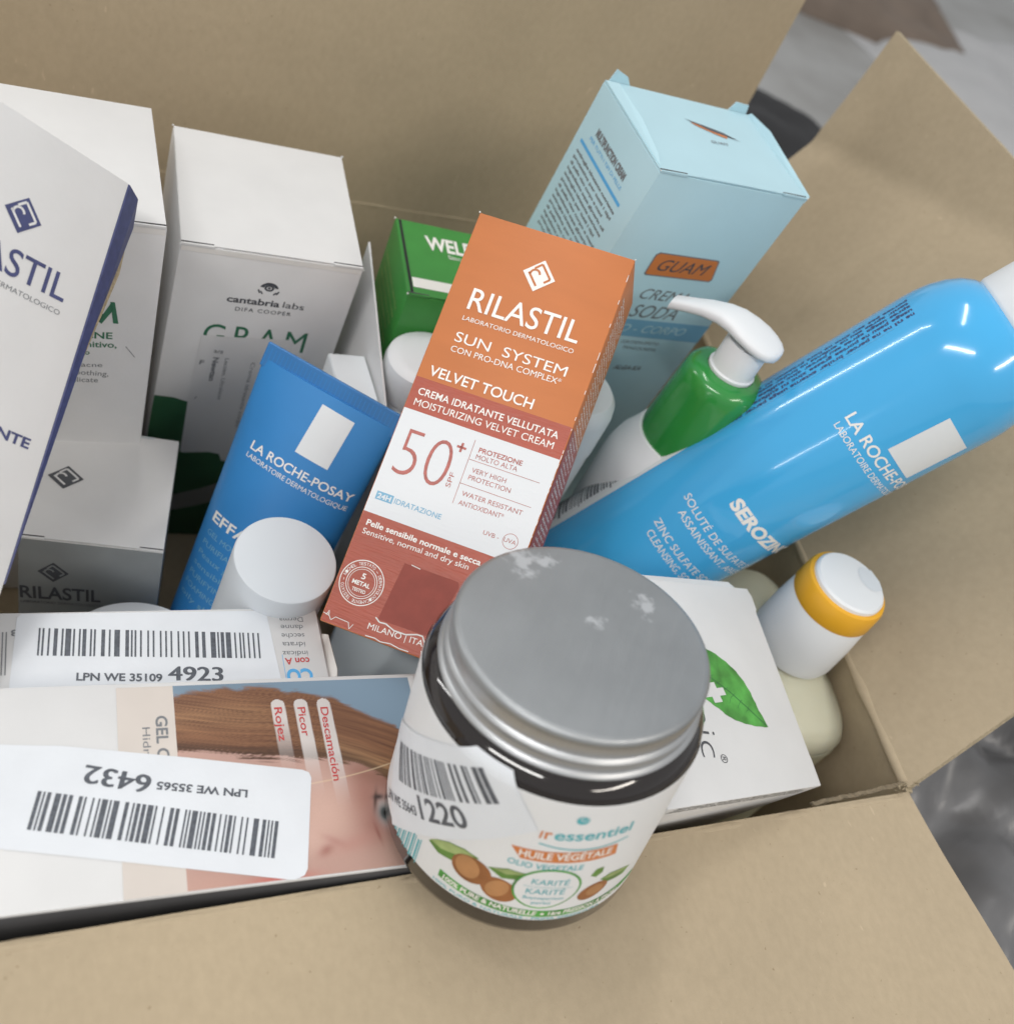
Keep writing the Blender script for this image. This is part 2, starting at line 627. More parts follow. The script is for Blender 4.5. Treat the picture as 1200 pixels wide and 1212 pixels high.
# ------------------------------------------------------------------ cartons
POSE = {
    'cant':([[0.9988, 0.0444, -0.0193], [-0.0461, 0.9942, -0.097], [0.0149, 0.0978, 0.9951]],[91.55, 324.22, -288.18],[61.97, 61.07, 172.45]),
    'acne':([[0.9994, 0.0157, -0.0308], [-0.0161, 0.9998, -0.0123], [0.0306, 0.0128, 0.9994]],[20.28, 304.74, -282.66],[65.72, 65.72, 186.0]),
    'guam':([[0.9973, -0.0658, 0.0317], [0.0678, 0.9954, -0.0672], [-0.0271, 0.0691, 0.9972]],[226.84, 297.48, -252.01],[68.75, 50.16, 235.0]),
    'orange':([[0.7612, 0.5426, 0.3552], [-0.6076, 0.4054, 0.683], [0.2266, -0.7357, 0.6383]],[145.12, 203.82, -211.09],[51.83, 36.0, 137.31]),
    'rils':([[0.9796, 0.1977, -0.0357], [-0.1943, 0.9774, 0.0828], [0.0513, -0.0742, 0.9959]],[40.64, 245.53, -328.34],[44.92, 57.1, 90.0]),
    'weleda':([[0.9912, 0.1305, -0.0207], [-0.1308, 0.9914, -0.0104], [0.0192, 0.013, 0.9997]],[164.11, 299.35, -298.34],[47.0, 46.18, 180.0]),
    'bigrils':([[0.8538, -0.4488, 0.2637], [0.0618, 0.5905, 0.8047], [-0.5168, -0.6708, 0.5319]],[-23.77, 204.69, -206.91],[75.0, 30.0, 165.0]),
    'face':([[0.9994, 0.0349, 0.0], [-0.0349, 0.9994, 0.0], [0.0, 0.0, 1.0]],[33.07, 119.12, -312.0],[180.0, 58.0, 128.0]),
    'stick':([[0.9998, 0.0175, 0.0], [-0.0175, 0.9998, 0.0], [0.0, 0.0, 1.0]],[18.75, 162.31, -316.5],[150.0, 30.0, 121.0]),
    'aloe':([[0.955, -0.048, 0.2928], [0.1063, 0.9766, -0.1867], [-0.277, 0.2095, 0.9378]],[188.93, 129.99, -272.09],[82.5, 70.34, 100.0]),
}


def carton(key, name, label, cat, m, flaps=True, edge=0.45, slot=None, group=None, front=None, bulge=0.0, back_tab=False):
    R, c, d = POSE[key]
    t = thing(name, label, cat, R, c, group)
    inset = 0.7
    bm = box_bm((d[0], d[1], d[2] - (inset if flaps else 0)), (0, 0, -(inset / 2 if flaps else 0)), edge, 2)
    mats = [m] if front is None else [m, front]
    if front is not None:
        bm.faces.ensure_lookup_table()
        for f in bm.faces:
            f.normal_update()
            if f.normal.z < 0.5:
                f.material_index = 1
    from_bm('carton_body', bm, mats, t, angle=30)
    if flaps:
        # the tuck-in top panel, a sheet of its own lying on the body, hinged at the back
        w, dd, z = d[0] - 0.5, d[1], d[2] / 2
        n = 14
        vs, fs = [], []
        rr = random.Random(len(key) * 17 + 3)
        ph = rr.random() * 6
        for iz in (0, 1):
            for j in range(n + 1):
                for i in range(n + 1):
                    x = -w / 2 + w * i / n
                    y = -dd / 2 + 0.35 + (dd - 0.5) * j / n
                    lift = 0.25 * math.sin(PI * i / n) * (1 - j / n) ** 2
                    vs.append((x, y, z - 0.62 + 0.5 * iz + lift))
        N = (n + 1) ** 2
        for j in range(n):
            for i in range(n):
                a = j * (n + 1) + i
                fs.append((N + a, N + a + 1, N + a + n + 2, N + a + n + 1))
                fs.append((a, a + n + 1, a + n + 2, a + 1))
        for i in range(n):
            for (a, b) in ((i, i + 1), (n * (n + 1) + i + 1, n * (n + 1) + i), ((i + 1) * (n + 1), i * (n + 1)), (i * (n + 1) + n, (i + 1) * (n + 1) + n)):
                fs.append((a, b, b + N, a + N))
        pydata('top_flap', vs, fs, m, t)
        # locking slits: little notched tabs at the front corners
        for s in (-1, 1):
            b2 = box_bm((w * 0.17, 0.5, 1.0), (s * (w / 2 - w * 0.085), -dd / 2 + 0.05, z - 0.25), 0.12, 1)
            from_bm('locking_tab', b2, m, t)
            b3 = box_bm((w * 0.17, 0.35, 0.3), (s * (w / 2 - w * 0.085), -dd / 2 + 0.95, z + 0.02), 0, 1)
            from_bm('slit', b3, M['dark'], t)
    return t, d


def worn_corners(t, d, pts, m=None, size=0.9):
    for (x, y, z) in pts:
        P = bmesh.new()
        r = bmesh.ops.create_icosphere(P, subdivisions=1, radius=.5 * size * (0.7 + 0.5 * rnd.random()))
        for v in r['verts']:
            v.co = Vector((v.co.x * (1 + .4 * rnd.random()) + x * d[0] / 2, v.co.y + y * d[1] / 2, v.co.z * (1 + .5 * rnd.random()) + z * d[2] / 2))
        from_bm('worn_corner', P, m or M['worn_lit'], t)


# ================================================================== THE PLACE
# ---- floor under everything
def ground():
    m = bpy.data.materials.new('pale_grey_floor')
    m.use_nodes = True
    nt = m.node_tree
    b = nt.nodes['Principled BSDF']
    b.inputs['Roughness'].default_value = 0.5
    tc = nt.nodes.new('ShaderNodeTexCoord')
    n = nt.nodes.new('ShaderNodeTexNoise')
    n.inputs['Scale'].default_value = 7
    n.inputs['Detail'].default_value = 6
    nt.links.new(tc.outputs['Object'], n.inputs[0])
    r = nt.nodes.new('ShaderNodeValToRGB')
    r.color_ramp.elements[0].position = 0.35
    r.color_ramp.elements[0].color = (0.24, 0.235, 0.225, 1)
    r.color_ramp.elements[1].position = 0.65
    r.color_ramp.elements[1].color = (0.33, 0.33, 0.325, 1)
    nt.links.new(n.outputs['Fac'], r.inputs[0])
    nt.links.new(r.outputs[0], b.inputs['Base Color'])
    o = pydata('floor', [(-20000, -20000, -4), (20000, -20000, -4), (20000, 20000, -4), (-20000, 20000, -4)], [(0, 1, 2, 3)], m)
    o['kind'] = 'structure'


ground()


def cloth(name, label, cat, cx, cy, sx, sy, h, m, seed, rot=0.0, freq=1.0, n=70):
    """crumpled heap lying on the floor"""
    r = random.Random(seed)
    waves = [(r.uniform(-1, 1) * freq, r.uniform(-1, 1) * freq, r.uniform(0, 6), r.uniform(.4, 1)) for _ in range(9)]
    vs, fs = [], []
    for j in range(n + 1):
        for i in range(n + 1):
            u, v = -1 + 2 * i / n, -1 + 2 * j / n
            # squircle outline
            k = max(0.0, 1 - (u ** 4 + v ** 4))
            e = 0
            for a, b, p, w in waves:
                e += w * abs(math.sin(a * u * 7 + b * v * 7 + p + 0.8 * math.sin(3 * b * u + p)))
            z = h * (k ** 0.5) * (0.35 + 0.65 * e / 6) - 3.5
            wob = 1 + 0.06 * math.sin(5 * math.atan2(v, u) + seed)
            x, y = u * sx * wob, v * sy * wob
            c, s = math.cos(rot), math.sin(rot)
            vs.append((x * c - y * s, x * s + y * c, z))
    for j in range(n):
        for i in range(n):
            a = j * (n + 1) + i
            fs.append((a, a + 1, a + n + 2, a + n + 1))
    o = pydata(name, vs, fs, m, None, smooth=True)
    o.location = (cx * MM, cy * MM, 0)
    o['label'] = label
    o['category'] = cat
    return o


M['greycloth'] = mat('dark_grey_plastic_sheet', (0.15, 0.15, 0.155), 0.35, var=0.5, vscale=12)
M['browncloth'] = mat('brown_cloth', (0.16, 0.125, 0.10), 0.9, var=0.1, vscale=20)
M['shade_black'] = mat('shade_patch', (0.02, 0.02, 0.022), 0.8)  # black for the floor shade and the green carton's open slit
M['palecloth'] = mat('pale_grey_cloth', (0.42, 0.42, 0.425), 0.8, var=0.05, vscale=20)
cloth('plastic_sheet', 'crumpled dark grey plastic sheet on the floor right of the box front', 'plastic sheet', 560, 90, 225, 330, 95, M['greycloth'], 3, 0.2, 2.6, n=140)
cloth('brown_cloth', 'blurred dark brown cloth on the far floor behind the box', 'cloth', 1210, 1440, 230, 190, 60, M['browncloth'], 5, -.4)
cloth('shade_patch', 'black heap standing in for shade on the floor seen in the notch between the two raised flaps', 'cloth', 690, 800, 150, 170, 40, M['shade_black'], 8, .6)  # dark heap added where only shadow lies on the floor
cloth('pale_cloth', 'pale grey cloth on the far floor beyond the right flap', 'cloth', 1500, 1130, 330, 260, 45, M['palecloth'], 12, .3)


# ---- the open shipping box
def sheet(name, c00, c10, c11, c01, parent, thick=2.6, nu=28, nv=20, wave=0.5, seed=0, m=None, bow=0.0, score=()):
    """board panel between four corner points (world mm, inner face), thickness laid to the outside"""
    r = random.Random(seed)
    ws = [(r.uniform(1, 4), r.uniform(1, 4), r.uniform(0, 6)) for _ in range(4)]
    A, B, Cc, D = [Vector(p) for p in (c00, c10, c11, c01)]
    nrm = (B - A).cross(D - A).normalized()
    top, bot = [], []
    for j in range(nv + 1):
        for i in range(nu + 1):
            u, v = i / nu, j / nv
            p = A * (1 - u) * (1 - v) + B * u * (1 - v) + Cc * u * v + D * (1 - u) * v
            e = sum(math.sin(a * PI * u + ph) * math.sin(b * PI * v + ph * 1.7) for a, b, ph in ws) / 4
            ed = min(1, 6 * v)
            p = p + nrm * (wave * e * ed + bow * math.sin(PI * v) * 1.0 - sum(.55 * math.exp(-((u - s_) / .012) ** 2) for s_ in score))
            top.append(p)
            bot.append(p - nrm * thick)
    vs = [tuple(p) for p in top + bot]
    N = len(top)
    fs, mi = [], []
    for j in range(nv):
        for i in range(nu):
            a = j * (nu + 1) + i
            q = (a, a + 1, a + nu + 2, a + nu + 1)
            fs.append(q)
            mi.append(0)
            fs.append(tuple(N + k for k in reversed(q)))
            mi.append(0)
    for i in range(nu):
        a, b = i, i + 1
        fs.append((b, a, a + N, b + N))
        mi.append(1)
        a, b = nv * (nu + 1) + i, nv * (nu + 1) + i + 1
        fs.append((a, b, b + N, a + N))
        mi.append(1)
    for j in range(nv):
        a, b = j * (nu + 1), (j + 1) * (nu + 1)
        fs.append((a, b, b + N, a + N))
        mi.append(1)
        a, b = a + nu, b + nu
        fs.append((b, a, a + N, b + N))
        mi.append(1)
    o = pydata(name, vs, fs, [m or M['kraft'], M['kraft_edge']], parent, angle=40)
    for p, k in zip(o.data.polygons, mi):
        p.material_index = k
    return o


boxt = thing('cardboard_box', 'open brown cardboard shipping box with its flaps folded out, holding all the cosmetics', 'box', None, (0, 0, -H0))
SHADE_FOLD = 22.0
ZR = 126.0        # rim height over the inside floor
FL, FR_, BR_, BL_ = (-62, 87), (289, 87), (331, 399), (-62, 399)
sheet('bottom_panel', (FL[0], FL[1], 0), (FR_[0], FR_[1], 0), (BR_[0], BR_[1], 0), (BL_[0], BL_[1], 0), boxt, seed=1, thick=2.4)
sheet('front_wall', (FR_[0], FR_[1], 0), (FL[0], FL[1], 0), (FL[0], FL[1], ZR), (FR_[0], FR_[1], ZR), boxt, seed=2, wave=.3)
sheet('back_wall', (BL_[0], BL_[1], 0), (BR_[0], BR_[1], 0), (BR_[0], BR_[1], ZR), (BL_[0], BL_[1], ZR), boxt, seed=3, wave=.3)
sheet('right_wall', (BR_[0], BR_[1], 0), (FR_[0], FR_[1], 0), (FR_[0], FR_[1], ZR), (BR_[0], BR_[1], ZR), boxt, seed=4, wave=1.2, bow=-9)
sheet('left_wall', (FL[0], FL[1], 0), (BL_[0], BL_[1], 0), (BL_[0], BL_[1], ZR), (FL[0], FL[1], ZR), boxt, seed=5)
# flaps, hinged on the rim
sheet('front_flap', (FR_[0] - 0.5, 86.6, ZR + .6), (FL[0], 86.6, ZR + .6), (FL[0] - 4, -66, ZR - 9), (FR_[0] + 16, -66, ZR - 9), boxt, seed=6, wave=1.6, thick=2.6)
sheet('back_flap', (BL_[0], 399.2, ZR + .6), (BR_[0] - 1, 399.2, ZR + .6), (BR_[0] - 1, 402, ZR + 158), (BL_[0], 402, ZR + 158), boxt, seed=7, wave=1.4, thick=2.6)
rf = sheet('right_flap', (331, 398, ZR + .6), (289, 88, ZR + .6), (385, 116, 241), (397.0, 386.5, 261.5), boxt, seed=8, wave=1.8, thick=2.6, nu=130, nv=50, score=(.30, .62))
# bend added across the flap's outer corner to imitate a soft shadow edge
fa, fb = Vector((369.4, 410.6, 200.5)) * MM, Vector((372, 263.3, 246)) * MM
ax = (fb - fa).normalized()
for v in rf.data.vertices:
    w = v.co - fa
    perp = w - ax * w.dot(ax)
    side = perp.dot(ax.cross(Vector((-.76, .1, .64)).normalized()))
    if side < 0.004:
        k = min(1.0, (0.004 - side) / 0.010)
        v.co = fa + Matrix.Rotation(math.radians(SHADE_FOLD) * k, 3, ax) @ w
sheet('left_flap', (-62, 88, ZR + .6), (-62, 398, ZR + .6), (-170, 400, 225), (-170, 86, 225), boxt, seed=9, wave=1.2)


def hinge(name, a, b, rad, parent):
    """the rounded outside of a scored fold"""
    A, B = Vector(a), Vector(b)
    ax_ = (B - A).normalized()
    e1 = ax_.cross(Vector((0, 0, 1))).normalized()
    e2 = ax_.cross(e1)
    vs, fs, K, n = [], [], 40, 12
    for k in range(K + 1):
        wob = 1 + .12 * math.sin(k * 1.7) + .08 * math.sin(k * 4.1)
        c = A.lerp(B, k / K)
        for i in range(n):
            q = 2 * PI * i / n
            vs.append(tuple(c + e1 * rad * wob * math.cos(q) + e2 * rad * wob * math.sin(q)))
    for k in range(K):
        for i in range(n):
            j = (i + 1) % n
            fs.append((k * n + i, k * n + j, (k + 1) * n + j, (k + 1) * n + i))
    pydata(name, vs, fs, M['kraft'], parent, smooth=True)


hinge('scored_fold', (290.2, 90, ZR - .5), (332.2, 397, ZR - .5), 2.0, boxt)
hinge('scored_fold', (-60, 400.4, ZR - .2), (329, 400.4, ZR - .2), 1.5, boxt)
hinge('scored_fold', (-60, 85.4, ZR - 1.0), (286, 85.4, ZR - 1.0), 1.7, boxt)


def flutes(name, a, b, up, outv, n, hgt, parent):
    """the open corrugated edge seen where the board is torn: liner, sine ribbon, liner"""
    A, B = Vector(a), Vector(b)
    U, O = Vector(up).normalized(), Vector(outv).normalized()
    vs, fs = [], []
    K = n * 8
    for k in range(K + 1):
        t = k / K
        p = A.lerp(B, t) + U * (hgt / 2 * math.sin(2 * PI * n * t)) + U * (0.5 * math.sin(9 * t))
        for q in (-0.12, 0.12):
            vs += [tuple(p + U * q), tuple(p + U * q - O * 1.8)]
    for k in range(K):
        b0 = k * 4
        fs += [(b0, b0 + 4, b0 + 5, b0 + 1), (b0 + 2, b0 + 3, b0 + 7, b0 + 6), (b0, b0 + 2, b0 + 6, b0 + 4)]
    for s in (-1, 1):
        c0 = len(vs)
        for k in range(K + 1):
            t = k / K
            rag = 0.22 * math.sin(31 * t + s) + 0.1 * math.sin(57 * t)
            p = A.lerp(B, t) + U * (s * hgt / 2 * 1.12) + U * (0.5 * math.sin(9 * t)) + O * rag
            for q in (-0.09, 0.09):
                vs += [tuple(p + U * q), tuple(p + U * q - O * 1.6)]
        for k in range(K):
            b0 = c0 + k * 4
            fs += [(b0, b0 + 4, b0 + 5, b0 + 1), (b0 + 2, b0 + 3, b0 + 7, b0 + 6), (b0, b0 + 2, b0 + 6, b0 + 4)]
    return pydata(name, vs, fs, M['kraft_dark'], parent)


flutes('torn_edge', (246, 87.6, ZR - .9), (288, 88.6, ZR + 1.6), (0, -.1, 1), (0, -1, .4), 15, .9, boxt)
# a few frayed paper shreds at the torn corner
fr = bmesh.new()
for k in range(16):
    p = Vector((286 + rnd.uniform(-4, 7), 88 + rnd.uniform(-1, 2), ZR + 1 + rnd.uniform(-1, 3)))
    d = Vector((rnd.uniform(-1, 1), rnd.uniform(-1, .3), rnd.uniform(-.2, 1))).normalized()
    s = d.cross(Vector((rnd.random(), rnd.random(), 1))).normalized() * rnd.uniform(.2, .6)
    L = rnd.uniform(1.5, 4)
    q = p + d * L * .6 + Vector((0, 0, rnd.uniform(-.5, .8)))
    v = [fr.verts.new(p - s), fr.verts.new(p + s), fr.verts.new(q + s * .7), fr.verts.new(q - s * .7), fr.verts.new(p + d * L)]
    fr.faces.new((v[0], v[1], v[2], v[3]))
    fr.faces.new((v[3], v[2], v[4]))
o = from_bm('frayed_paper', fr, M['kraft_edge'], boxt)
o['kind'] = 'stuff'


def rotm(axis, deg):
    r = Matrix.Rotation(math.radians(deg), 3, Vector(axis))
    return [[r[i][j] for j in range(3)] for i in range(3)]


# ================================================================== THE THINGS IN THE BOX
def pm(d, face, k=0):
    return face_map(d, face, 0.10 + 0.07 * k)


# ---- tall white carton, far left back
t, d = carton('acne', 'cosmetic_carton', 'tall white carton far left against the back wall, lettering ending in ACNE', 'carton', M['white'])
P = Print().poly([(13.6, 56.2), (15.9, 53.6), (17.2, 57.2), (15.9, 57.4)]).poly([(15.5, 54.2), (19.0, 62.3), (19.6, 58.9), (16.5, 53.0)]).poly([(18.6, 62.4), (20.0, 62.4), (21.6, 53.6), (20.0, 53.6)])
P.text('BIRETI', (-16, 53.8), (12, 53.8), 8.5)
P.build('green_lettering', M['navygreen'], t, pm(d, 'f'))
P = Print().text('PELLE ACNE', (-4, 45.8), (20.2, 46.9), 2.7, .02)
P.text('definitivo,', (6.8, 42.3), (21.7, 43.2), 2.5, .015).text('uso quotidiano', (-3.1, 38.6), (13.6, 39.4), 2.0, .015)
P.build('dark_lettering', M['navygreen'], t, pm(d, 'f'))
P = Print().text('for acne', (5.8, 33.4), (17.8, 34.1), 1.9).text('soothing,', (8.2, 30.1), (19.9, 30.0), 2.2).text('and delicate', (1.5, 26.2), (16.8, 26.9), 2.2)
P.build('grey_lettering', M['ink2'], t, pm(d, 'f'))
P = Print().line((24.5, 44), (27.6, 39.5), .25)
P.build('scratch', M['ink2'], t, pm(d, 'f'))

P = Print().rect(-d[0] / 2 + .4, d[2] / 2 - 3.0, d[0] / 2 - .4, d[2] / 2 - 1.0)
P.build('fold_highlight', M['worn_lit'], t, pm(d, 'f'))  # pale strip painted as the highlight along the top crease

# ---- second tall white carton
t, d = carton('cant', 'cosmetic_carton', 'white carton with round eye emblem above the word cantabria, its lower part dark green', 'carton', M['white'])
P = Print()
P.poly([(-30.9, 9.6), (-24, 9.2), (-17.5, 7.0), (0, 3), (12, -4), (30.9, -10), (30.9, -86), (-30.9, -86)])
P.build('green_lower_print', M['darkgreen'], t, pm(d, 'f'))
P = Print()
c0 = [(-30.9, -72), (-18, -68), (-6, -63), (4, -57), (16, -47), (30.9, -30)]
c1 = [(30.9, -17), (16, -33), (4, -43), (-6, -50), (-18, -56), (-30.9, -60)]
P.poly(c0 + c1)
P.build('grey_swoosh', M['silver'], t, pm(d, 'f', 1))
P = Print()
P.ring(0.74, 71.3, 1.7, 1.5, .75, 24)
for i in range(16):
    a, b = PI * (0.05 + .9 * i / 16), PI * (0.05 + .9 * (i + 1) / 16)
    P.poly([(0.74 + 3.2 * math.cos(a), 71.0 + 2.9 * math.sin(a)), (0.74 + 3.2 * math.cos(b), 71.0 + 2.9 * math.sin(b)),
            (0.74 + 1.9 * math.cos(b), 71.2 + 1.6 * math.sin(b)), (0.74 + 1.9 * math.cos(a), 71.2 + 1.6 * math.sin(a))])
P.disc(.74, 71.3, .5, .5)
for s in (-1, 1):
    P.line((.74 + s * 3.6, 70.2), (.74 + s * 2.9, 68.6), .55).line((.74 + s * 2.7, 69.6), (.74 + s * 1.9, 68.3), .5)
P.build('eye_emblem', M['ink'], t, pm(d, 'f'))
P = Print().text('cantabria', (-12.6, 62.75), (5.8, 62.8), 2.9, .022).text('labs', (7, 62.9), (14.6, 62.8), 2.9).text('DIFA COOPER', (-9, 58.8), (10.7, 59.2), 1.8, .005, spacing=1.25)
P.build('grey_lettering', M['ink'], t, pm(d, 'f'))
P = Print().text('GRAM', (-17.8, 40.2), (19.2, 40.8), 10.6, .0, spacing=1.3)
P.build('green_lettering', M['navygreen'], t, pm(d, 'f'))
P = Print().poly([(-18.4, 44.8), (-10, 45.2), (12.6, 47.0), (14.2, 46), (15, 10), (14, -30), (0.1, -29), (-1.5, -24.5), (-6, -23.5), (-16.2, -24.9), (-17.2, -23.9), (-18.3, 7.2)])
st = P.build('price_sticker', M['white'], t, pm(d, 'f', 1.5))
P = Print().text('Newtan', (-12.6, 33.9), (-12.4, 20.7), 2.0, .03).text('Lectien, Ultraleise', (-8.3, 33.9), (-7.6, 10.2), 1.5).text('F', (-17.2, 29.4), (-15.6, 29.3), 2.3, .03)
P.text('3/2', (-13.0, 36.3), (-9.5, 36.3), 1.4, .03).line((-16.2, 9.5), (-15.4, 10.9), .35)
P.text('Crema idratante corpo', (1.5, 33), (2.0, -6), 1.5)
P.build('lettering', M['ink2'], st, pm(d, 'f', 2.5))
worn_corners(t, d, [(-1, 1, 1), (1, 1, 1), (1, -1, .99), (-1, -1, .995)], M['white'], .8)

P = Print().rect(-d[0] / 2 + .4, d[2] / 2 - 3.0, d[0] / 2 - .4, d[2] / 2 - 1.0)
P.build('fold_highlight', M['worn_lit'], t, pm(d, 'f'))  # crease highlight painted below the top edge

# ---- slim white cartons standing between the others
t = thing('slim_carton', 'slim plain white carton wedged between the eye emblem carton and the green carton', 'carton', None, (129, 272, -378))
pts = [(239, 142), (305, 170), (307, 0), (241, 0)]
vs = [(x - 129, y - 272, z) for x in (126.6, 127.3) for y, z in pts]
pydata('carton_body', vs, [(0, 1, 2, 3), (7, 6, 5, 4), (1, 0, 4, 5), (0, 3, 7, 4), (2, 1, 5, 6), (3, 2, 6, 7)], M['white'], t)
pydata('glue_seam', [(126.9 - 129, y - 272, z) for y, z in [(240, 139), (304, 167), (304, 166.4), (240, 138.4)]], [(0, 1, 2, 3)], M['worn_lit'], t)
t = thing('small_white_carton', 'small white carton just behind the top right corner of the blue tube', 'carton', None, (119, 257, -378))
from_bm('carton_body', box_bm((14, 33, 142), (0, 0, 71), .5), M['cool'], t, angle=30)
from_bm('top_flap', box_bm((13.4, 32, .5), (0, 0, 142.2), .1, 1), M['cool'], t)

# ---- green carton
t, d = carton('weleda', 'green_carton', 'bright green carton with white WELEDA lettering on its top, behind the orange carton', 'carton', M['green'], front=M['green'])
P = Print().text('WELEDA', (-12.7, 6.7), (17.0, 6.9), 8.0, .03)
P.build('brand_lettering', M['whiteink'], t, pm(d, 't'))
P = Print().text('Since 1921', (-4.4, 2.8), (9.1, 3.0), 2.2)
P.rect(-20.9, -18.6, 12, -12.9)
P.build('white_print', M['whiteink'], t, pm(d, 't'))
P = Print()
r_ = random.Random(4)
for k in range(7):
    P.text('Edelweiss Sonnencreme Haut', (-19 + r_.random(), 76 - 4.2 * k), (17 - 6 * r_.random(), 76 - 4.2 * k), 1.9)
P.build('side_lettering', M['leafp'], t, pm(d, 'l'))
P = Print().rect(-d[0] / 2 + 1.2, -d[1] / 2 + .6, -d[0] / 2 + 2.3, d[1] / 2 - .6)
P.build('open_slit', M['shade_black'], t, pm(d, 't'))
P = Print().text('Sun Cream', (-17, 56), (14, 56), 4).text('SPF 30', (-12, 48), (4, 48), 3)
P.build('front_lettering', M['leafp'], t, pm(d, 'f'))
worn_corners(t, d, [(-1, -1, 1), (-1, 1, 1)], M['worn_lit'], .7)

# ---- pale blue carton
t, d = carton('guam', 'pale_blue_carton', 'large pale blue carton with an orange GUAM badge at the back right', 'carton', M['pale'], flaps=True)
P = Print()
bd = [(-13.2, 74.95), (17.0, 75.2), (17.9, 76.2), (15.3, 84.4), (14.2, 84.8), (-12.8, 84.9), (-14.2, 83.8), (-13.9, 75.6)]
P.poly(bd)
P.build('badge', M['badge'], t, pm(d, 'f', .5))
P = Print()
P.poly([(x * 1.035 + (-.05), (y - 79.9) * 1.10 + 79.9) for x, y in bd])
P.build('badge_outline', M['ink2'], t, pm(d, 'f'))
P = Print().text('GUAM', (-10.4, 77.3), (13.6, 77.5), 5.2, 0, .35)
P.build('badge_lettering', M['ink'], t, pm(d, 'f', 1.2))
P = Print().text('CREMA', (-9.7, 63.3), (13.4, 63.0), 5.0, 0, .3).text('SODA', (-8.9, 53.9), (13.8, 53.9), 6.3, 0, .3)
P.text('CON CREMA EFFETTO', (-4, 39.9), (15.3, 39.6), 1.6).text('FANGOCREMA', (-1, 36.8), (16.2, 36.3), 1.6).text('ALGA-KA', (1, 25), (15, 25), 2.3, .02, .3)
P.build('dark_lettering', M['ink2'], t, pm(d, 'f'))
P = Print().poly([(-34.2, 52.7), (34.2, 52.4), (34.2, 43.0), (-34.2, 44.2)])
P.build('blue_band', M['band'], t, pm(d, 'f'))
P = Print().text('VISO - CORPO', (-17, 46.0), (24.2, 46.2), 3.9, .01, .3)
P.build('band_lettering', M['pale'], t, pm(d, 'f', 1))
P = Print().text('MULTIFUNCTION CREAM', (-14.2, 102.2), (11.5, 102.2), 2.7, .06)
for k in range(14):
    y = 91.5 - 2.55 * k
    r_ = random.Random(k)
    P.text(['antirughe idratante nutriente', 'protettiva per tutti i tipi', 'di pelle viso corpo e mani', 'ingredients aqua glycerin oil'][k % 4], (-19.8 + .02 * k, y), (16.3 - (5 * r_.random() if k % 3 == 2 else 0), y), 1.15, .04)
P.build('side_lettering', M['ink2'], t, pm(d, 'l'))
P = Print().text('PER TUTTI I TIPI DI PELLE', (-16, 99.0), (12.7, 99.1), 1.4).rect(-20.5, 95.0, 16.6, 96.3)
P.build('blue_side_print', M['cyan'], t, pm(d, 'l'))
# the top panel has a half-open pull slot
P = Print().poly([(-5.5, 10.8), (3, 8.9), (11, 6.9), (18.2, 3.2), (16, 4.0), (5, 6.2)])
P.build('pull_slot', M['ink'], t, pm(d, 't', 1))
P = Print().poly([(-3.5, 9.4), (0, 7.2), (6, 5.0), (11.4, 3.4), (12.2, 5.4), (4, 7.6)])
P.build('slot_print', M['badge'], t, pm(d, 't', .4))
P = Print().text('GUAM', (1.2, -1.4), (9.6, -1.3), 1.7, 0, .3)
P.build('slot_lettering', M['ink2'], t, pm(d, 't'))
x, y, z = d[0] / 2, d[1] / 2, d[2] / 2


def tab(name, pts, thick, m, t):
    """a card flap given as one polygon of 3-D points, made thick along its normal"""
    A, B, Cc = Vector(pts[0]), Vector(pts[1]), Vector(pts[2])
    n = (B - A).cross(Cc - A).normalized() * thick
    N = len(pts)
    vs = [tuple(Vector(p) + n * .5) for p in pts] + [tuple(Vector(p) - n * .5) for p in pts]
    fs = [tuple(range(N)), tuple(range(2 * N - 1, N - 1, -1))] + [(i, i + N, (i + 1) % N + N, (i + 1) % N) for i in range(N)]
    return pydata(name, vs, fs, m, t)


tab('dust_flap', [(-x + .3, y - 1, z - .2), (-x + 1.0, -y + 2, z - .2), (-x + 2.6, -y + 8, z + .7), (-x + 3.8, -y + 26, z + 1.9), (-x + 2.6, y - 5, z + 2.2)], .5, M['pale'], t)
tab('side_glue_flap', [(x - .2, y, z - 1), (x - .2, -y, z - 2), (x + 1.5, -y + 1, z + .3), (x + 1.8, y - 14, z + 2.5), (x + 1.0, y - 1, z + 1)], .5, M['pale'], t)
tab('corner_ear', [(-x + 2, y + .2, z - 1), (-x + 12, y + .2, z - 1), (-x + 9, y + .6, z + 2.5), (-x + 3.5, y + .8, z + 4.2)], .5, M['pale'], t)
tab('corner_ear', [(x - 10, y + .2, z - 1), (x - .5, y + .2, z - 1), (x - 1.5, y + .5, z + 3.2), (x - 8, y + .4, z + 3.4)], .5, M['pale'], t)
worn_corners(t, d, [(-1, -1, 1), (1, -1, 1)], M['worn_lit'], .6)

# ---- frosted bottles half hidden by the orange carton
t = thing('frosted_bottle', 'frosted grey bottle behind the right edge of the orange carton', 'bottle', None, (192, 240, -378))
lathe('bottle_body', [(15, 0), (17, 1), (18, 3), (18, 138), (17.6, 142)], M['frost'], t)
lathe('bottle_cap', [(17.9, 142.5), (18.4, 143), (18.4, 160), (17.6, 164), (15.5, 166.4), (12, 167)], M['frost'], t)
t = thing('white_capped_bottle', 'white bottle with round white cap left of the orange carton, before the green carton', 'bottle', rotm((0, 1, 0), -6), (161, 261, -378))
lathe('bottle_body', [(14, 0), (17, 2), (19, 4), (19.5, 120), (19, 130), (16, 140)], M['capwhite'], t)
lathe('bottle_cap', [(16.2, 140.2), (16.6, 141), (16.2, 152), (15.4, 154.6), (13.6, 155.8), (10, 156)], M['plastic'], t)

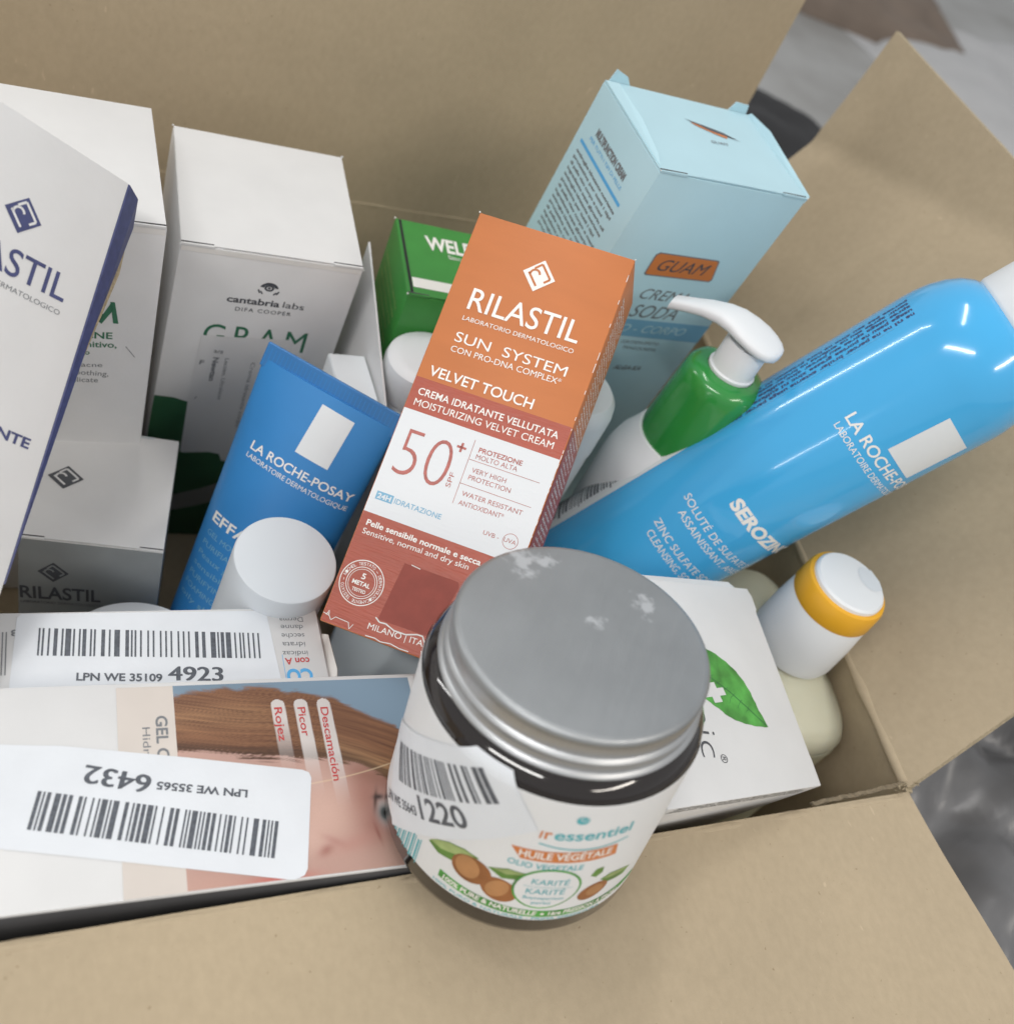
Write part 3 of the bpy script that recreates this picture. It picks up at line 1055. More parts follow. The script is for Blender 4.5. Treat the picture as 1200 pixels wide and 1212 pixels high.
# ---- pump bottle
t = thing('pump_bottle', 'pump bottle with glossy green shoulder and white curved pump head', 'pump bottle', None, (239, 224, -378))
lathe('bottle_body', [(22, 0), (24, 1.5), (25, 4), (25, 134), (24.5, 141), (23, 147), (20.5, 152), (18.8, 156), (18.4, 157)], M['plastic'], t)
lathe('green_shoulder', [(17.4, 157), (17.7, 158.5), (16.8, 172), (16.0, 185), (15.5, 189.5), (14.2, 191.6), (12, 192.6), (9.2, 193.0), (8.4, 192.2)], M['pumpgreen'], t)
lathe('collar', [(8.2, 190), (8.2, 204.5), (7.8, 206.0), (5, 206.2)], M['plastic'], t)


def loft(name, secs, m, parent, n=20):
    """secs: (centre, side vector, up vector, half width, half height, power)"""
    vs, fs = [], []
    for c, s, u, w, h, pw_ in secs:
        c, s, u = Vector(c), Vector(s), Vector(u)
        for i in range(n):
            a = 2 * PI * i / n
            ca, sa = math.cos(a), math.sin(a)
            vs.append(tuple(c + s * (w * math.copysign(abs(ca) ** pw_, ca)) + u * (h * math.copysign(abs(sa) ** pw_, sa))))
    for k in range(len(secs) - 1):
        for i in range(n):
            j = (i + 1) % n
            fs.append((k * n + i, k * n + j, (k + 1) * n + j, (k + 1) * n + i))
    fs.append(tuple(range(n - 1, -1, -1)))
    fs.append(tuple(range((len(secs) - 1) * n, len(secs) * n)))
    return pydata(name, vs, fs, m, parent, angle=50)


hd = Vector((-.62, .78, 0)).normalized()
sd = Vector((hd.y, -hd.x, 0))
secs = []
for s, w, h, zz in [(-11.6, 1.2, 1.2, 208.2), (-11, 4.2, 2.0, 208.1), (-9, 7.2, 2.4, 208.2), (-6, 9.0, 2.7, 208.6), (-2, 9.9, 2.9, 209.2), (3, 9.6, 2.9, 209.8), (8, 8.2, 2.9, 210.2),
                    (13, 6.6, 2.9, 209.6), (19, 5.1, 2.7, 207.6), (24, 4.2, 2.5, 205.2), (28, 3.8, 2.5, 203.2), (31.0, 3.7, 2.5, 201.6)]:
    secs.append((hd * s + Vector((0, 0, zz)), sd, (0, 0, 1), w, h, .75))
loft('pump_head', secs, M['plastic'], t, 28)
e_ = hd * 31.1 + Vector((0, 0, 201.4))
pydata('nozzle_hole', [tuple(e_ + sd * (1.5 * math.cos(q)) + Vector((0, 0, 1.2 * math.sin(q)))) for q in [2 * PI * i / 14 for i in range(14)]], [tuple(range(14))], M['ink2'], t)
lathe('collar_ring', [(8.3, 192.6), (8.9, 192.9), (9.0, 194.0), (8.3, 194.4)], M['plastic'], t)

# ---- sky blue can
RC = [[0.4017, 0.7742, 0.4891], [-0.8582, 0.5047, -0.094], [-0.3196, -0.382, 0.8672]]
t = thing('spray_can', 'long sky blue aerosol can lying slanted to the right with white cap', 'spray can', RC, (197.24, 213.17, -324.47))
RB = 29.0
lathe('can_body', [(24, -36), (27, -38), (28.6, -37.4), (RB, -35), (RB, 201), (28.8, 205), (28.0, 210), (26.4, 215), (24.2, 219.2), (21.5, 222.4), (19.4, 223.8), (18.8, 223.9)], M['can'], t, n=128)
lathe('can_cap', [(18.2, 222.5), (19.7, 223.9), (20.0, 225), (19.6, 244), (18.2, 248), (14, 250)], M['plastic'], t, n=96)
cm, cm2 = cyl_map(RB, .10), cyl_map(RB, .18)
P = Print().poly([(14.6, 173.0), (15.4, 194.2), (33.6, 193.4), (32.6, 172.2)])
P.build('white_square', M['cool'], t, cm, cyl=1.5)
P = Print().text('LA ROCHE-POSAY', (-2.2, 166.9), (49, 166.9), 3.9, .015)
P.text('LABORATOIRE DERMATOLOGIQUE', (-1.9, 162.6), (49, 162.6), 2.3)
P.text('SEROZINC', (4.2, 118.6), (43, 118.6), 4.6, .045)
P.text('SOLUT\u00c9 DE SULFATE DE ZINC', (-6, 105.6), (52, 105.6), 2.9).text('ASSAINISSANT, APAISANT', (-2.1, 100.9), (47, 100.9), 2.9)
P.text('ZINC SULFATE SOLUTION', (-3.6, 91.4), (45, 91.4), 2.9).text('CLEANSING, SOOTHING', (-1.4, 86.8), (38, 86.8), 2.9)
P.build('white_lettering', M['whiteink'], t, cm, cyl=1.5)
P = Print()
r_ = random.Random(11)
words = 'eau sulfate zinc peau grasse usage externe tenir hors portee enfants recipient sous pression ne pas percer ni bruler apres'.split()
for k in range(5):
    u = -23.6 - 2.35 * k
    y = 201.5
    while y > 124:
        wd = r_.choice(words)
        L_ = 1.45 * len(wd)
        P.text(wd, (u, y), (u, y - L_), 1.55, .03)
        y -= L_ + 1.1
P.build('fine_print', M['navy'], t, cm, cyl=0)
P = Print().poly([(-23.2, 0), (-23.2, 116.5), (-24.2, 117.5), (-47, 117.5), (-47, 0)])
P.build('barcode_patch', M['cool'], t, cm, cyl=1.5)
P = Print()
rb = random.Random(5)
yb = 6.0
while yb < 107:
    w = rb.choice((.35, .5, .8, 1.1))
    P.rect(-46, yb, -27.4 if rb.random() > .1 else -26, yb + w)
    yb += w + rb.choice((.4, .6, .9))
P.build('barcode', M['bar'], t, cm2, cyl=1.5)
P = Print()
for k in range(28):
    P.line((-21.6, 40 + k * 5.5), (-21.6, 45.4 + k * 5.5), .12)
P.build('label_seam', M['band'], t, cm)

# ---- blue tube
A = Vector((85, 258, -220))
ux = Vector((.78, -.63, 0)).normalized()
dn = Vector((-21, -36, -100)).normalized()
dn = (dn - ux * (dn.dot(ux)) * 0.0)
uz = -dn
uy = uz.cross(ux).normalized()
Wt = 51.0
RT = [[ux[i], uy[i], (ux.cross(uy))[i]] for i in range(3)]
t = thing('cream_tube', 'blue squeeze tube standing on its cap, flat crimped end up, white square on it', 'tube', RT, (A.x, A.y, A.z))
up = Vector(RT[0][2:] + RT[1][2:] + RT[2][2:])
vs, fs = [], []
n, K = 48, 26
Ltube = 118.0
# local direction of the left silhouette
ML = Matrix(((RT[0][0], RT[0][1], RT[0][2]), (RT[1][0], RT[1][1], RT[1][2]), (RT[2][0], RT[2][1], RT[2][2]))).transposed()
ld = ML @ dn
ld = ld / -ld.z


def tube_half(s):          # half width and half thickness, s mm below the crimp
    q = min(1, s / Ltube)
    hw = Wt / 2 - 4.5 * q
    ht = 0.7 + 17.0 * math.sin(PI / 2 * min(1, q * 1.0)) ** 1.0
    return hw, ht


for k in range(K + 1):
    s = 5.2 + (Ltube - 5.2) * k / K
    hw, ht = tube_half(s)
    cx = ld.x * s + hw
    for i in range(n):
        a = 2 * PI * i / n
        vs.append((cx + hw * math.cos(a), ht * math.sin(a) + 0, -s))
for k in range(K):
    for i in range(n):
        j = (i + 1) % n
        fs.append(((k + 1) * n + i, (k + 1) * n + j, k * n + j, k * n + i))
fs.append(tuple(range(n - 1, -1, -1))[::-1])
pydata('tube_body', vs, fs, M['tube'], t, angle=60)
hw, ht = tube_half(5)
cb = box_bm((Wt, 1.5, 8.6), (Wt / 2, 0, -4.0), .25, 1)
from_bm('crimped_end', cb, M['crimp'], t, angle=30)
cp = Print()
for k in range(34):
    cp.rect(.6 + k * 1.47, -1.0, .9 + k * 1.47, -7.6)
cp.build('crimp_ridge', M['tube'], t, lambda u, v: (u, -.83, v))
tb = bmesh.new()
hw, ht = tube_half(Ltube)
o = lathe('screw_cap', [(17, -158), (17.6, -157), (17.6, -Ltube - 2), (17, -Ltube)], M['plastic'], t)
o.location = ((ld.x * Ltube + hw) * MM, 0, 0)


def tube_map(off):
    def f(u, v):
        s = -v
        hw, ht = tube_half(s)
        cx = ld.x * s + hw
        q = max(-1, min(1, (u - cx) / hw))
        return (u, -ht * math.sqrt(max(0, 1 - q * q)) - off, v)
    return f


P = Print().poly([(25.4, -8.8), (37.7, -9.2), (36.9, -27.3), (24.5, -26.9)])
P.build('white_square', M['cool'], t, tube_map(.1), cyl=1.5)
P = Print().text('LA ROCHE-POSAY', (10.1, -34.0), (48.6, -34.6), 3.0, .012).text('LABORATOIRE DERMATOLOGIQUE', (10, -37.0), (48.2, -38.2), 1.7)
P.text('EFFACLAR', (8.8, -63.4), (42, -63.4), 3.6, .02)
P.build('white_lettering', M['whiteink'], t, tube_map(.1), cyl=1.5)
P = Print()
for k, s_ in enumerate(['GEL MOUSSANT', 'PURIFIANT', 'Peaux grasses', 'sensibles', 'PURIFYING', 'FOAMING GEL', 'oily skin']):
    P.text(s_, (9.2, -68.5 - 4.1 * k), (9.2 + 1.9 * len(s_), -68.5 - 4.1 * k), 1.9)
P.build('blue_lettering', M['band'], t, tube_map(.1), cyl=1.5)

# ---- big white carton, far left front
t, d = carton('bigrils', 'large_white_carton', 'large white carton tilted across the left edge, navy RILASTIL lettering and navy side', 'carton', M['white'], flaps=False)
rd_logo(13.1, 58.2, 7.2, PI / 4, t, pm(d, 'f'), pm(d, 'f', 1), M['navy'], M['white'])
P = Print().text('RILASTIL', (-6, 41.9), (29.7, 41.9), 7.1, .006)
P.text('IDRATANTE', (6.1, 2.4), (32.8, 1.5), 2.6, .03)
P.build('navy_lettering', M['navy'], t, pm(d, 'f'))
P = Print().text('LABORATORIO DERMATOLOGICO', (-6.1, 39.4 - 1.2), (29.8, 39.3 - 1.2), 1.35).text('CREMA', (6.1, 8), (20, 8), 2.2)
P.build('grey_lettering', M['ink2'], t, pm(d, 'f'))
x, y, z = d[0] / 2, d[1] / 2, d[2] / 2
# navy side panel that stands slightly open at the top corner
tab('navy_side_flap', [(x + .1, -y + .2, z - .2), (x + .1, -y + .2, z - 116), (x + 1.0, -y + 4, z - 100), (x + 5.4, -y + 8, z - 60), (x + 8.6, -y + 7, z - 8), (x + 5.2, -y + 3, z - 1.2)], .6, M['navy'], t)
tab('torn_inner_edge', [(x + 8.4, -y + 7.6, z - 14), (x + 5.2, -y + 8.6, z - 62), (x + 5.5, -y + 10, z - 68), (x + 9.6, -y + 8.6, z - 22)], .5, M['kraft_edge'], t)

# ---- small silver grey carton
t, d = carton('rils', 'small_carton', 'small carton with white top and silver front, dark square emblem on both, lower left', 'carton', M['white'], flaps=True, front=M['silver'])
rd_logo(-12.75, 1.3, 8.2, PI / 4, t, pm(d, 't'), pm(d, 't', 1), M['ink'], M['white'])
rd_logo(-11.6, 29.2, 6.9, PI / 4, t, pm(d, 'f'), pm(d, 'f', 1), M['ink'], M['silver'])
P = Print().text('RILASTIL', (-21.8, 15.0), (3.8, 16.1), 6.0, .02)
P.build('dark_lettering', M['ink'], t, pm(d, 'f'))
P = Print().text('LABORATORIO DERMATOLOGICO', (-21.6, 12.4), (3.9, 13.5), 1.2)
P.build('small_lettering', M['ink'], t, pm(d, 'f'))
P = Print().rect(-22, 27.2, 13.5, 28.3)
P.build('tuck_slot', M['frost'], t, pm(d, 't'))
P = Print().rect(-28.4, -44, -27.6, 43)
P.build('blue_edge', M['cyan'], t, pm(d, 'r'))

# ---- jar lid low in the pile
t = thing('white_lidded_jar', 'white round lid just showing above the 4923 sticker carton', 'jar', None, (46, 186, -378))
lathe('jar_body', [(22, 0), (24, 2), (24.5, 4), (24.5, 66), (23, 68)], M['capwhite'], t)
lathe('jar_lid', [(25.4, 66.5), (25.8, 67.5), (25.8, 76), (25, 77.6), (23.4, 78)], M['plastic'], t)

# ---- white cap in front of the blue tube
t = thing('white_cap_bottle', 'bottle with plain matt white cylindrical cap in front of the blue tube', 'bottle', rotm((1, 0, 0), 5), (84.5, 199.0, -378))
lathe('bottle_body', [(15, 0), (16.5, 2), (16.5, 86), (14, 90)], M['frost'], t)
lathe('bottle_cap', [(16.0, 90.5), (16.4, 91), (16.1, 131.6), (15.8, 132.3), (15.2, 132.6)], M['capwhite'], t)

# ---- orange carton
t, d = carton('orange', 'orange_carton', 'orange and brick red RILASTIL sun cream carton leaning in the middle, large 50+', 'carton', M['orange'], flaps=False, edge=.5)
x, y, z = d[0] / 2, d[1] / 2, d[2] / 2
e = .35
P = Print().rect(-x + e, -z + e, x - e, 12.0)
P.build('red_print', M['brick'], t, pm(d, 'f', -.6))
P = Print().rect(-y + e, -z + e, y - e, 12.0)
P.build('red_side_print', M['brick'], t, pm(d, 'r', -.6))
P = Print().rect(-x + e, -32.9, x - e, 1.4)
P.build('white_panel', M['foilwhite'], t, pm(d, 'f', 0))
rd_logo(-0.7, 54.4, 7.6, PI / 4 - .03, t, pm(d, 'f', .2), pm(d, 'f', 1), M['whiteink'], M['orange'])
P = Print()
P.text('RILASTIL', (-18.6, 37.35), (17.8, 37.35), 7.0, .004).text('LABORATORIO DERMATOLOGICO', (-18.6, 33.5), (17.8, 34.0), 1.4)
P.text('SUN  SYSTEM', (-18.6, 26.2), (18.1, 26.3), 3.2).text('CON PRO-DNA COMPLEX*', (-18.5, 22.8), (17.5, 23.4), 1.9)
P.text('VELVET TOUCH', (-22.3, 13.4), (11.9, 13.4), 3.2, .012)
P.text('CREMA IDRATANTE VELLUTATA', (-23.2, 6.6), (22.6, 7.2), 2.2, .01).text('MOISTURIZING VELVET CREAM', (-23.2, 3.0), (22.2, 3.8), 2.2)
P.text('Pelle sensibile normale e secca', (-23.3, -36.8), (14, -36.8), 1.75, .02).text('Sensitive, normal and dry skin', (-23.5, -39.6), (11, -39.2), 1.75)
P.text('MILANO | ITALY', (-11.2, -65.9), (9.5, -65.1), 1.8)
P.text('A', (-24.6, -66.3), (-23.5, -66.3), 1.6)
cx, cy = -17.9, -53.8
P.ring(cx, cy, 7.0, 7.0, .28).ring(cx, cy, 4.9, 4.9, .22).ring(cx, cy, 4.2, 4.2, .14)
P.text('5', (cx - .7, cy + 1.2), (cx + .6, cy + 1.2), 1.7, .02).text('METAL', (cx - 2.9, cy - .9), (cx + 2.9, cy - .9), 1.25, .03).text('TESTED', (cx - 2.2, cy - 2.9), (cx + 2.2, cy - 2.9), 1.0, .02)
for k, ch in enumerate('NICHEL TESTATO - DERMATOLOGICAMENTE TESTATO - '):
    if ch != ' ':
        a = PI * .95 - 2 * PI * k / 46
        px_, py_ = cx + 5.35 * math.cos(a), cy + 5.35 * math.sin(a)
        P.text(ch, (px_ - .3 * math.sin(a) * -1 * -1, py_ + .3 * math.cos(a)), (px_ + .4 * math.sin(a), py_ - .4 * math.cos(a)), .95)
P.build('white_lettering', M['whiteink'], t, pm(d, 'f', .8))
P = Print()
P.text('50', (-22.2, -19.2), (-5.4, -19.2), 15.2, -.02).line((-5.6, -4.8), (-2.6, -4.8), .75).line((-4.1, -6.3), (-4.1, -3.3), .75)
P.text('SPF', (-3.1, -17.7), (-3.1, -13), 1.5)
P.line((-.9, -1.2), (-.6, -21.8), .16).line((-.5, -7.4), (22.2, -7.3), .16).line((-.6, -15.2), (22.3, -15.2), .16)
P.text('PROTEZIONE', (1.2, -4.5), (15.2, -4.1), 1.5, .02).text('MOLTO ALTA', (1.1, -6.7), (14.4, -6.3), 1.5)
P.text('VERY HIGH', (1.4, -11.0), (12.4, -10.8), 1.5).text('PROTECTION', (1.2, -13.4), (14.7, -13.2), 1.5)
P.text('WATER RESISTANT', (1.1, -18.7), (20.5, -18.4), 1.5).text('ANTIOXIDANT*', (1.1, -21.6), (15.5, -21.3), 1.5)
P.text('UVB -', (11.4, -27.6), (16.4, -27.6), 1.3).text('UVA', (18.0, -27.5), (21.8, -27.5), 1.3).ring(20, -26.9, 2.4, 2.4, .16)
P.build('rose_lettering', M['rose'], t, pm(d, 'f', .8))
P = Print().text('IDRATAZIONE', (-17.6, -27.9), (-2.3, -27.8), 1.6, .01).rect(-23.7, -28.4, -18.2, -25.8)
P.build('blue_print', M['band'], t, pm(d, 'f', .8))
P = Print().text('24H', (-23.2, -27.9), (-18.8, -27.9), 1.5, .03)
P.build('hours_lettering', M['foilwhite'], t, pm(d, 'f', 1.5))
P = Print().poly([(-7.7, -43.8), (9.6, -43.6), (10.4, -45), (7.8, -61.8), (-9.2, -62.2)])
P.build('matte_patch', M['brick2'], t, pm(d, 'f', .3))
# cracked board along the crushed foot, bare paper showing
P = Print()
cr = [(-25.6, -65.9), (-23.5, -66.3), (-22.6, -67.3), (-21.5, -66.0), (-17.2, -66.2), (-16.4, -68), (-15.6, -66.2)]
for a, b in zip(cr, cr[1:]):
    P.line(a, b, .22)
cr = [(-10.0, -61.9), (-8.4, -62.9), (-6.4, -62.7), (-3.4, -63.7), (.4, -63.6), (3.6, -62.4), (5.4, -62.3), (6.6, -64.0), (8.4, -64.2)]
for a, b in zip(cr, cr[1:]):
    P.line(a, b, .42)
for a, b in zip([(-11, -68), (-8, -67.8), (-6, -68.2), (-3, -67.7), (0, -68.1)], [(-8, -67.8), (-6, -68.2), (-3, -67.7), (0, -68.1), (3, -68)]):
    P.line(a, b, .3)
P.line((6.5, -66.4), (7.2, -67.8), .25).line((7.2, -67.8), (9, -68.3), .2)
P.line((-5.5, -43.6), (-2.5, -43.9), .25)
P.build('cracked_edge', M['worn_lit'], t, pm(d, 'f', 1.2))['kind'] = 'stuff'
P = Print()
for k in range(58):
    v = 57 - 2.05 * k
    P.text(['Modo duso', 'Applicare', 'sul viso e', 'collo con', 'movimenti', 'circolari'][k % 6], (-12.5, v), (12.5 - 5 * (k % 4 == 3), v), 1.05, .02)
P.build('side_lettering', M['whiteink'], t, pm(d, 'r', .8))
worn_corners(t, d, [(1, -1, 1), (-1, -1, 1)], M['worn_lit'], .55)
P = Print()
r_ = random.Random(2)
for k in range(26):
    v = -z + 1 + (2 * z - 2) * r_.random()
    P.rect(x - .42, v, x - .2, v + r_.uniform(.4, 1.6))
P.build('edge_wear', M['worn_lit'], t, pm(d, 'f', 1.2))['kind'] = 'stuff'
P = Print().poly([(9.8, -55.5), (11.0, -55.3), (12.2, -46.2), (11.2, -45.8)])
P.build('yellow_strip', M['amber2'], t, pm(d, 'f', .9))

# ---- carton with the 4923 sticker
t, d = carton('stick', 'stickered_carton', 'narrow carton with a white barcode sticker reading 4923', 'carton', M['white'], flaps=False)
P = Print().poly([(-8.0, 14.4), (59.3, 13.9), (60.6, -12.2), (60.8, -14.6), (-10.9, -14.6), (-10.9, -8.9), (-9.2, 13.2)])
st = P.build('barcode_sticker', M['paper'], t, pm(d, 't', .6))
P = Print().bars(0, -8.9, 60.9, 0, 23, 38, math.atan2(-3.85, 60.8), (-3.7, 9.6))
o = P.build('barcode', M['bar'], st, pm(d, 't', 1.5))
P = Print().text('LPN WE 35109', (5.3, -7.6), (27.4, -9.2), 2.3, .03)
P.build('sticker_lettering', M['bar'], st, pm(d, 't', 1.5))
for k in range(3):
    P = Print().text('4923', (28.9 + .22 * k, -9.0 + .09 * (k % 2)), (43.6 + .22 * k, -10.1 + .09 * (k % 2)), 4.5)
    P.build('number_lettering', M['bar'], st, pm(d, 't', 1.5 + .15 * k))
P = Print()
for s, a, b, h in [('Derma', (70.3, 11.2), (63, 11.4), 1.7), ('danne', (69.9, 8.4), (63.1, 8.6), 1.7), ('secche', (69.9, 5.3), (62.9, 5.5), 1.7), ('idrata', (69.6, 2.2), (62.7, 2.4), 1.7), ('indicaz', (69.9, -1.0), (62.3, -.8), 1.7)]:
    P.text(s, a, b, h)
P.text('3', (-9.0, 9.2), (-10.6, 9.2), 1.9, .03).line((-12.6, 8.6), (-12.8, -5), .3).line((-11.7, 8.6), (-11.9, -5), .3).line((-13.5, 8.6), (-13.7, -5), .3)
P.build('grey_lettering', M['ink2'], t, pm(d, 't'))
P = Print().text('con A', (70, -3.4), (62.6, -3.3), 2.2, .02)
P.build('red_lettering', M['redink'], t, pm(d, 't'))
P = Print().text('CO', (70.2, -7.4), (62.4, -7.3), 4.4, .04).rect(60.9, 12.6, 61.9, 14.6).rect(62.0, -14, 62.15, -2)
P.build('blue_lettering', M['cyan'], t, pm(d, 't'))
x, y, z = d[0] / 2, d[1] / 2, d[2] / 2
tab('end_flap', [(x - .3, y - .6, z - .4), (x - .3, -y, z - .4), (x + .7, -y, z - 2), (x + .9, y - 5, z - 2.2)], .5, M['white'], t)
tab('end_flap', [(x + .2, y - 8, z - 3), (x + .2, -y, z - 3), (x + 2.0, -y, z - 1.6), (x + 3.6, -y + 8, z - 1.5), (x + 3.2, y - 9, z - 2.2)], .5, M['worn_lit'], t)

# ---- carton with the printed face
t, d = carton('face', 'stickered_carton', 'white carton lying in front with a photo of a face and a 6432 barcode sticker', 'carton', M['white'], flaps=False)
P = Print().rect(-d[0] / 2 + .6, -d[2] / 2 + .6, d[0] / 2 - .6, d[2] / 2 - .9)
P.build('side_shade', M['dark'], t, pm(d, 'f'))  # front face painted dark as the shade in the gap by the wall


def smooth(a, b, x):
    q = np.clip((x - a) / (b - a), 0, 1)
    return q * q * (3 - 2 * q)


def portrait(t, d):
    nx, ny = 300, 250
    X = np.linspace(13.0, 82.0, nx)
    Y = np.linspace(-28.6, 27.6, ny)
    U, V = np.meshgrid(X, Y)
    rg = np.random.RandomState(3)

    def lerp(a, b, k):
        return a * (1 - k[..., None]) + np.array(b) * k[..., None]

    def curve(pts, x):
        return np.interp(x, [p[0] for p in pts], [p[1] for p in pts])
    top = curve([(13, 24.8), (25, 26.2), (36, 26.0), (46, 24.4), (56, 21.6), (64, 17.4), (72, 12.4), (82, 4)], U)
    low = curve([(13, 8), (30, 5), (45, 4.0), (55, 2.6), (62, -.5), (70, -5.5), (76, -9.5), (82, -13)], U)
    # backdrop
    col = np.ones(U.shape + (3,)) * np.array([.20, .29, .38])
    col *= (1 + .12 * np.sin(U * .08 + V * .1))[..., None]
    # hair: strands run along the curve between the two outlines
    tt = np.clip((V - low) / (top - low + 1e-6), 0, 1)
    def vnoise(x, y, seed):
        g_ = np.random.RandomState(seed).rand(64, 256)
        xi, yi = np.floor(x).astype(int), np.floor(y).astype(int)
        fx, fy = x - xi, y - yi
        fx, fy = fx * fx * (3 - 2 * fx), fy * fy * (3 - 2 * fy)
        a0, a1, b0, b1 = g_[xi % 64, yi % 256], g_[(xi + 1) % 64, yi % 256], g_[xi % 64, (yi + 1) % 256], g_[(xi + 1) % 64, (yi + 1) % 256]
        return (a0 * (1 - fx) + a1 * fx) * (1 - fy) + (b0 * (1 - fx) + b1 * fx) * fy
    tb = tt * (top - low) * .5 + .25 * V + .9 * vnoise(U * .05, V * .08, 1) + .05 * U
    strands = 1.3 * (vnoise(U * .06, tb * 3.2, 2) - .5) + 1.6 * (vnoise(U * .10, tb * 8, 3) - .5) + 1.2 * (vnoise(U * .16, tb * 19, 4) - .5)
    hair = lerp(np.ones(U.shape + (3,)) * np.array([.10, .038, .018]), [.29, .13, .06], np.clip(.5 + .35 * strands, 0, 1))
    hl = np.exp(-((tt - (.25 + .1 * np.sin(U * .08))) / .18) ** 2) * smooth(40, 62, U) + .5 * np.exp(-((tt - .6) / .2) ** 2) * (1 - smooth(30, 50, U))
    hair = lerp(hair, [.50, .29, .14], np.clip(hl * (.45 + .3 * strands), 0, 1))
    dk = np.exp(-((tt - .05) / .12) ** 2) * .55
    hair *= (1 - dk)[..., None]
    k = smooth(-.8, .8, top + .5 * strands + 1.2 * (vnoise(U * .3, V * 0, 7) - .5) - V)
    col = lerp(col, [0, 0, 0], k) + hair * k[..., None]
    # skin
    skin = np.ones(U.shape + (3,)) * np.array([.49, .305, .255])
    sh = .06 * np.sin(U * .13 + 1) + .07 * np.sin(V * .16 + U * .05)
    skin *= (1 + sh)[..., None]

    def blob(cx, cy, sx, sy, c, a, rot=0.0):
        nonlocal skin
        co, si = math.cos(rot), math.sin(rot)
        x_, y_ = (U - cx) * co + (V - cy) * si, -(U - cx) * si + (V - cy) * co
        g = np.exp(-(x_ / sx) ** 2 - (y_ / sy) ** 2) * a
        skin = lerp(skin, c, np.clip(g, 0, 1))
    blob(50, -12, 9, 8, [.66, .44, .36], .7)
    blob(61, -8, 5.5, 9, [.36, .15, .11], .75, -.1)
    blob(64, -3, 9, 3, [.25, .10, .06], .6, -.4)
    blob(63, -18, 5.5, 5, [.34, .14, .11], .75)
    blob(70, -12, 4, 12, [.30, .13, .10], .8)
    blob(56, -21, 7, 2.2, [.48, .24, .20], .6, .25)
    blob(47.5, -22.4, 2.2, 1.3, [.30, .10, .08], .85, .5)
    blob(50, -20, 3.5, 1.0, [.42, .20, .17], .6, -.5)
    blob(44, -19, 4, 5, [.66, .44, .37], .6)
    blob(35, -28.5, 8, 1.5, [.55, .13, .11], .9)
    blob(20, -28, 8, 4, [.55, .32, .26], .6)
    blob(70, -24, 8, 6, [.50, .34, .27], .6)
    # eye, turned a quarter, peeping beside the jar
    blob(64.9, -13.2, 2.6, 4.2, [.34, .16, .13], .7)
    blob(64.9, -13.6, 1.7, 3.4, [.62, .60, .58], .95)
    blob(65.3, -14.0, 1.75, 2.2, [.09, .10, .10], 1.5)
    blob(65.5, -14.0, .75, .85, [.015, .015, .015], 1.6)
    blob(63.2, -10.0, .5, 3.0, [.08, .04, .03], .9, -.25)
    blob(64.2, -9.2, 1.5, .8, [.03, .02, .02], .9)
    blob(62.2, -19.2, .45, 2.6, [.25, .08, .06], .7, .2)
    fine = rg.normal(0, .012, U.shape)
    skin *= (1 + fine)[..., None]
    ks = smooth(-.6, .8, low + 1.1 * strands + 1.6 * (vnoise(U * .25, V * 0, 8) - .5) - V)
    col = lerp(col, [0, 0, 0], ks) + skin * ks[..., None]
    # a loose strand across the forehead
    fl = -3.2 + .13 * (U - 52) + .004 * (U - 52) ** 2
    g = np.exp(-((V - fl) / .16) ** 2) * ((U > 44) & (U < 70)) * .8
    col = lerp(col, [.72, .55, .36], g)
    # white pills printed over the hair, fading out towards the skin
    for (x0, ytop, ybot) in ((38.6, 22.0, -2), (45.0, 21.9, -9), (51.5, 21.7, -13)):
        xs = x0 + (22 - V) * .035
        inside = smooth(xs - .15, xs + .1, U) * (1 - smooth(xs + 3.7, xs + 3.95, U))
        cap_ = ((U - xs - 1.9) ** 2 + (V - (ytop - 1.9)) ** 2 < 1.95 ** 2) | (V < ytop - 1.9)
        fade = .88 * smooth(ybot, ybot + 26, V) + .0
        col = lerp(col, [.74, .70, .68], inside * cap_ * np.clip(fade * 1.25, 0, .85) * (V > ybot))
    col = np.clip(col, 0, 1)
    mp = pm(d, 't', .2)
    vs = [tuple(q * MM for q in mp(u, v)) for u, v in zip(U.ravel(), V.ravel())]
    fs = [(j * nx + i, j * nx + i + 1, (j + 1) * nx + i + 1, (j + 1) * nx + i) for j in range(ny - 1) for i in range(nx - 1)]
    me = bpy.data.meshes.new('portrait_print')
    me.from_pydata(vs, [], fs)
    ca = me.color_attributes.new('print', 'FLOAT_COLOR', 'POINT')
    ca.data.foreach_set('color', np.concatenate([col.reshape(-1, 3), np.ones((col.size // 3, 1))], 1).astype('f').ravel())
    m = bpy.data.materials.new('photo_print')
    m.use_nodes = True
    nt = m.node_tree
    at = nt.nodes.new('ShaderNodeAttribute')
    at.attribute_name = 'print'
    nt.links.new(at.outputs['Color'], nt.nodes['Principled BSDF'].inputs['Base Color'])
    nt.nodes['Principled BSDF'].inputs['Roughness'].default_value = .4
    link('portrait_print', me, m, t)


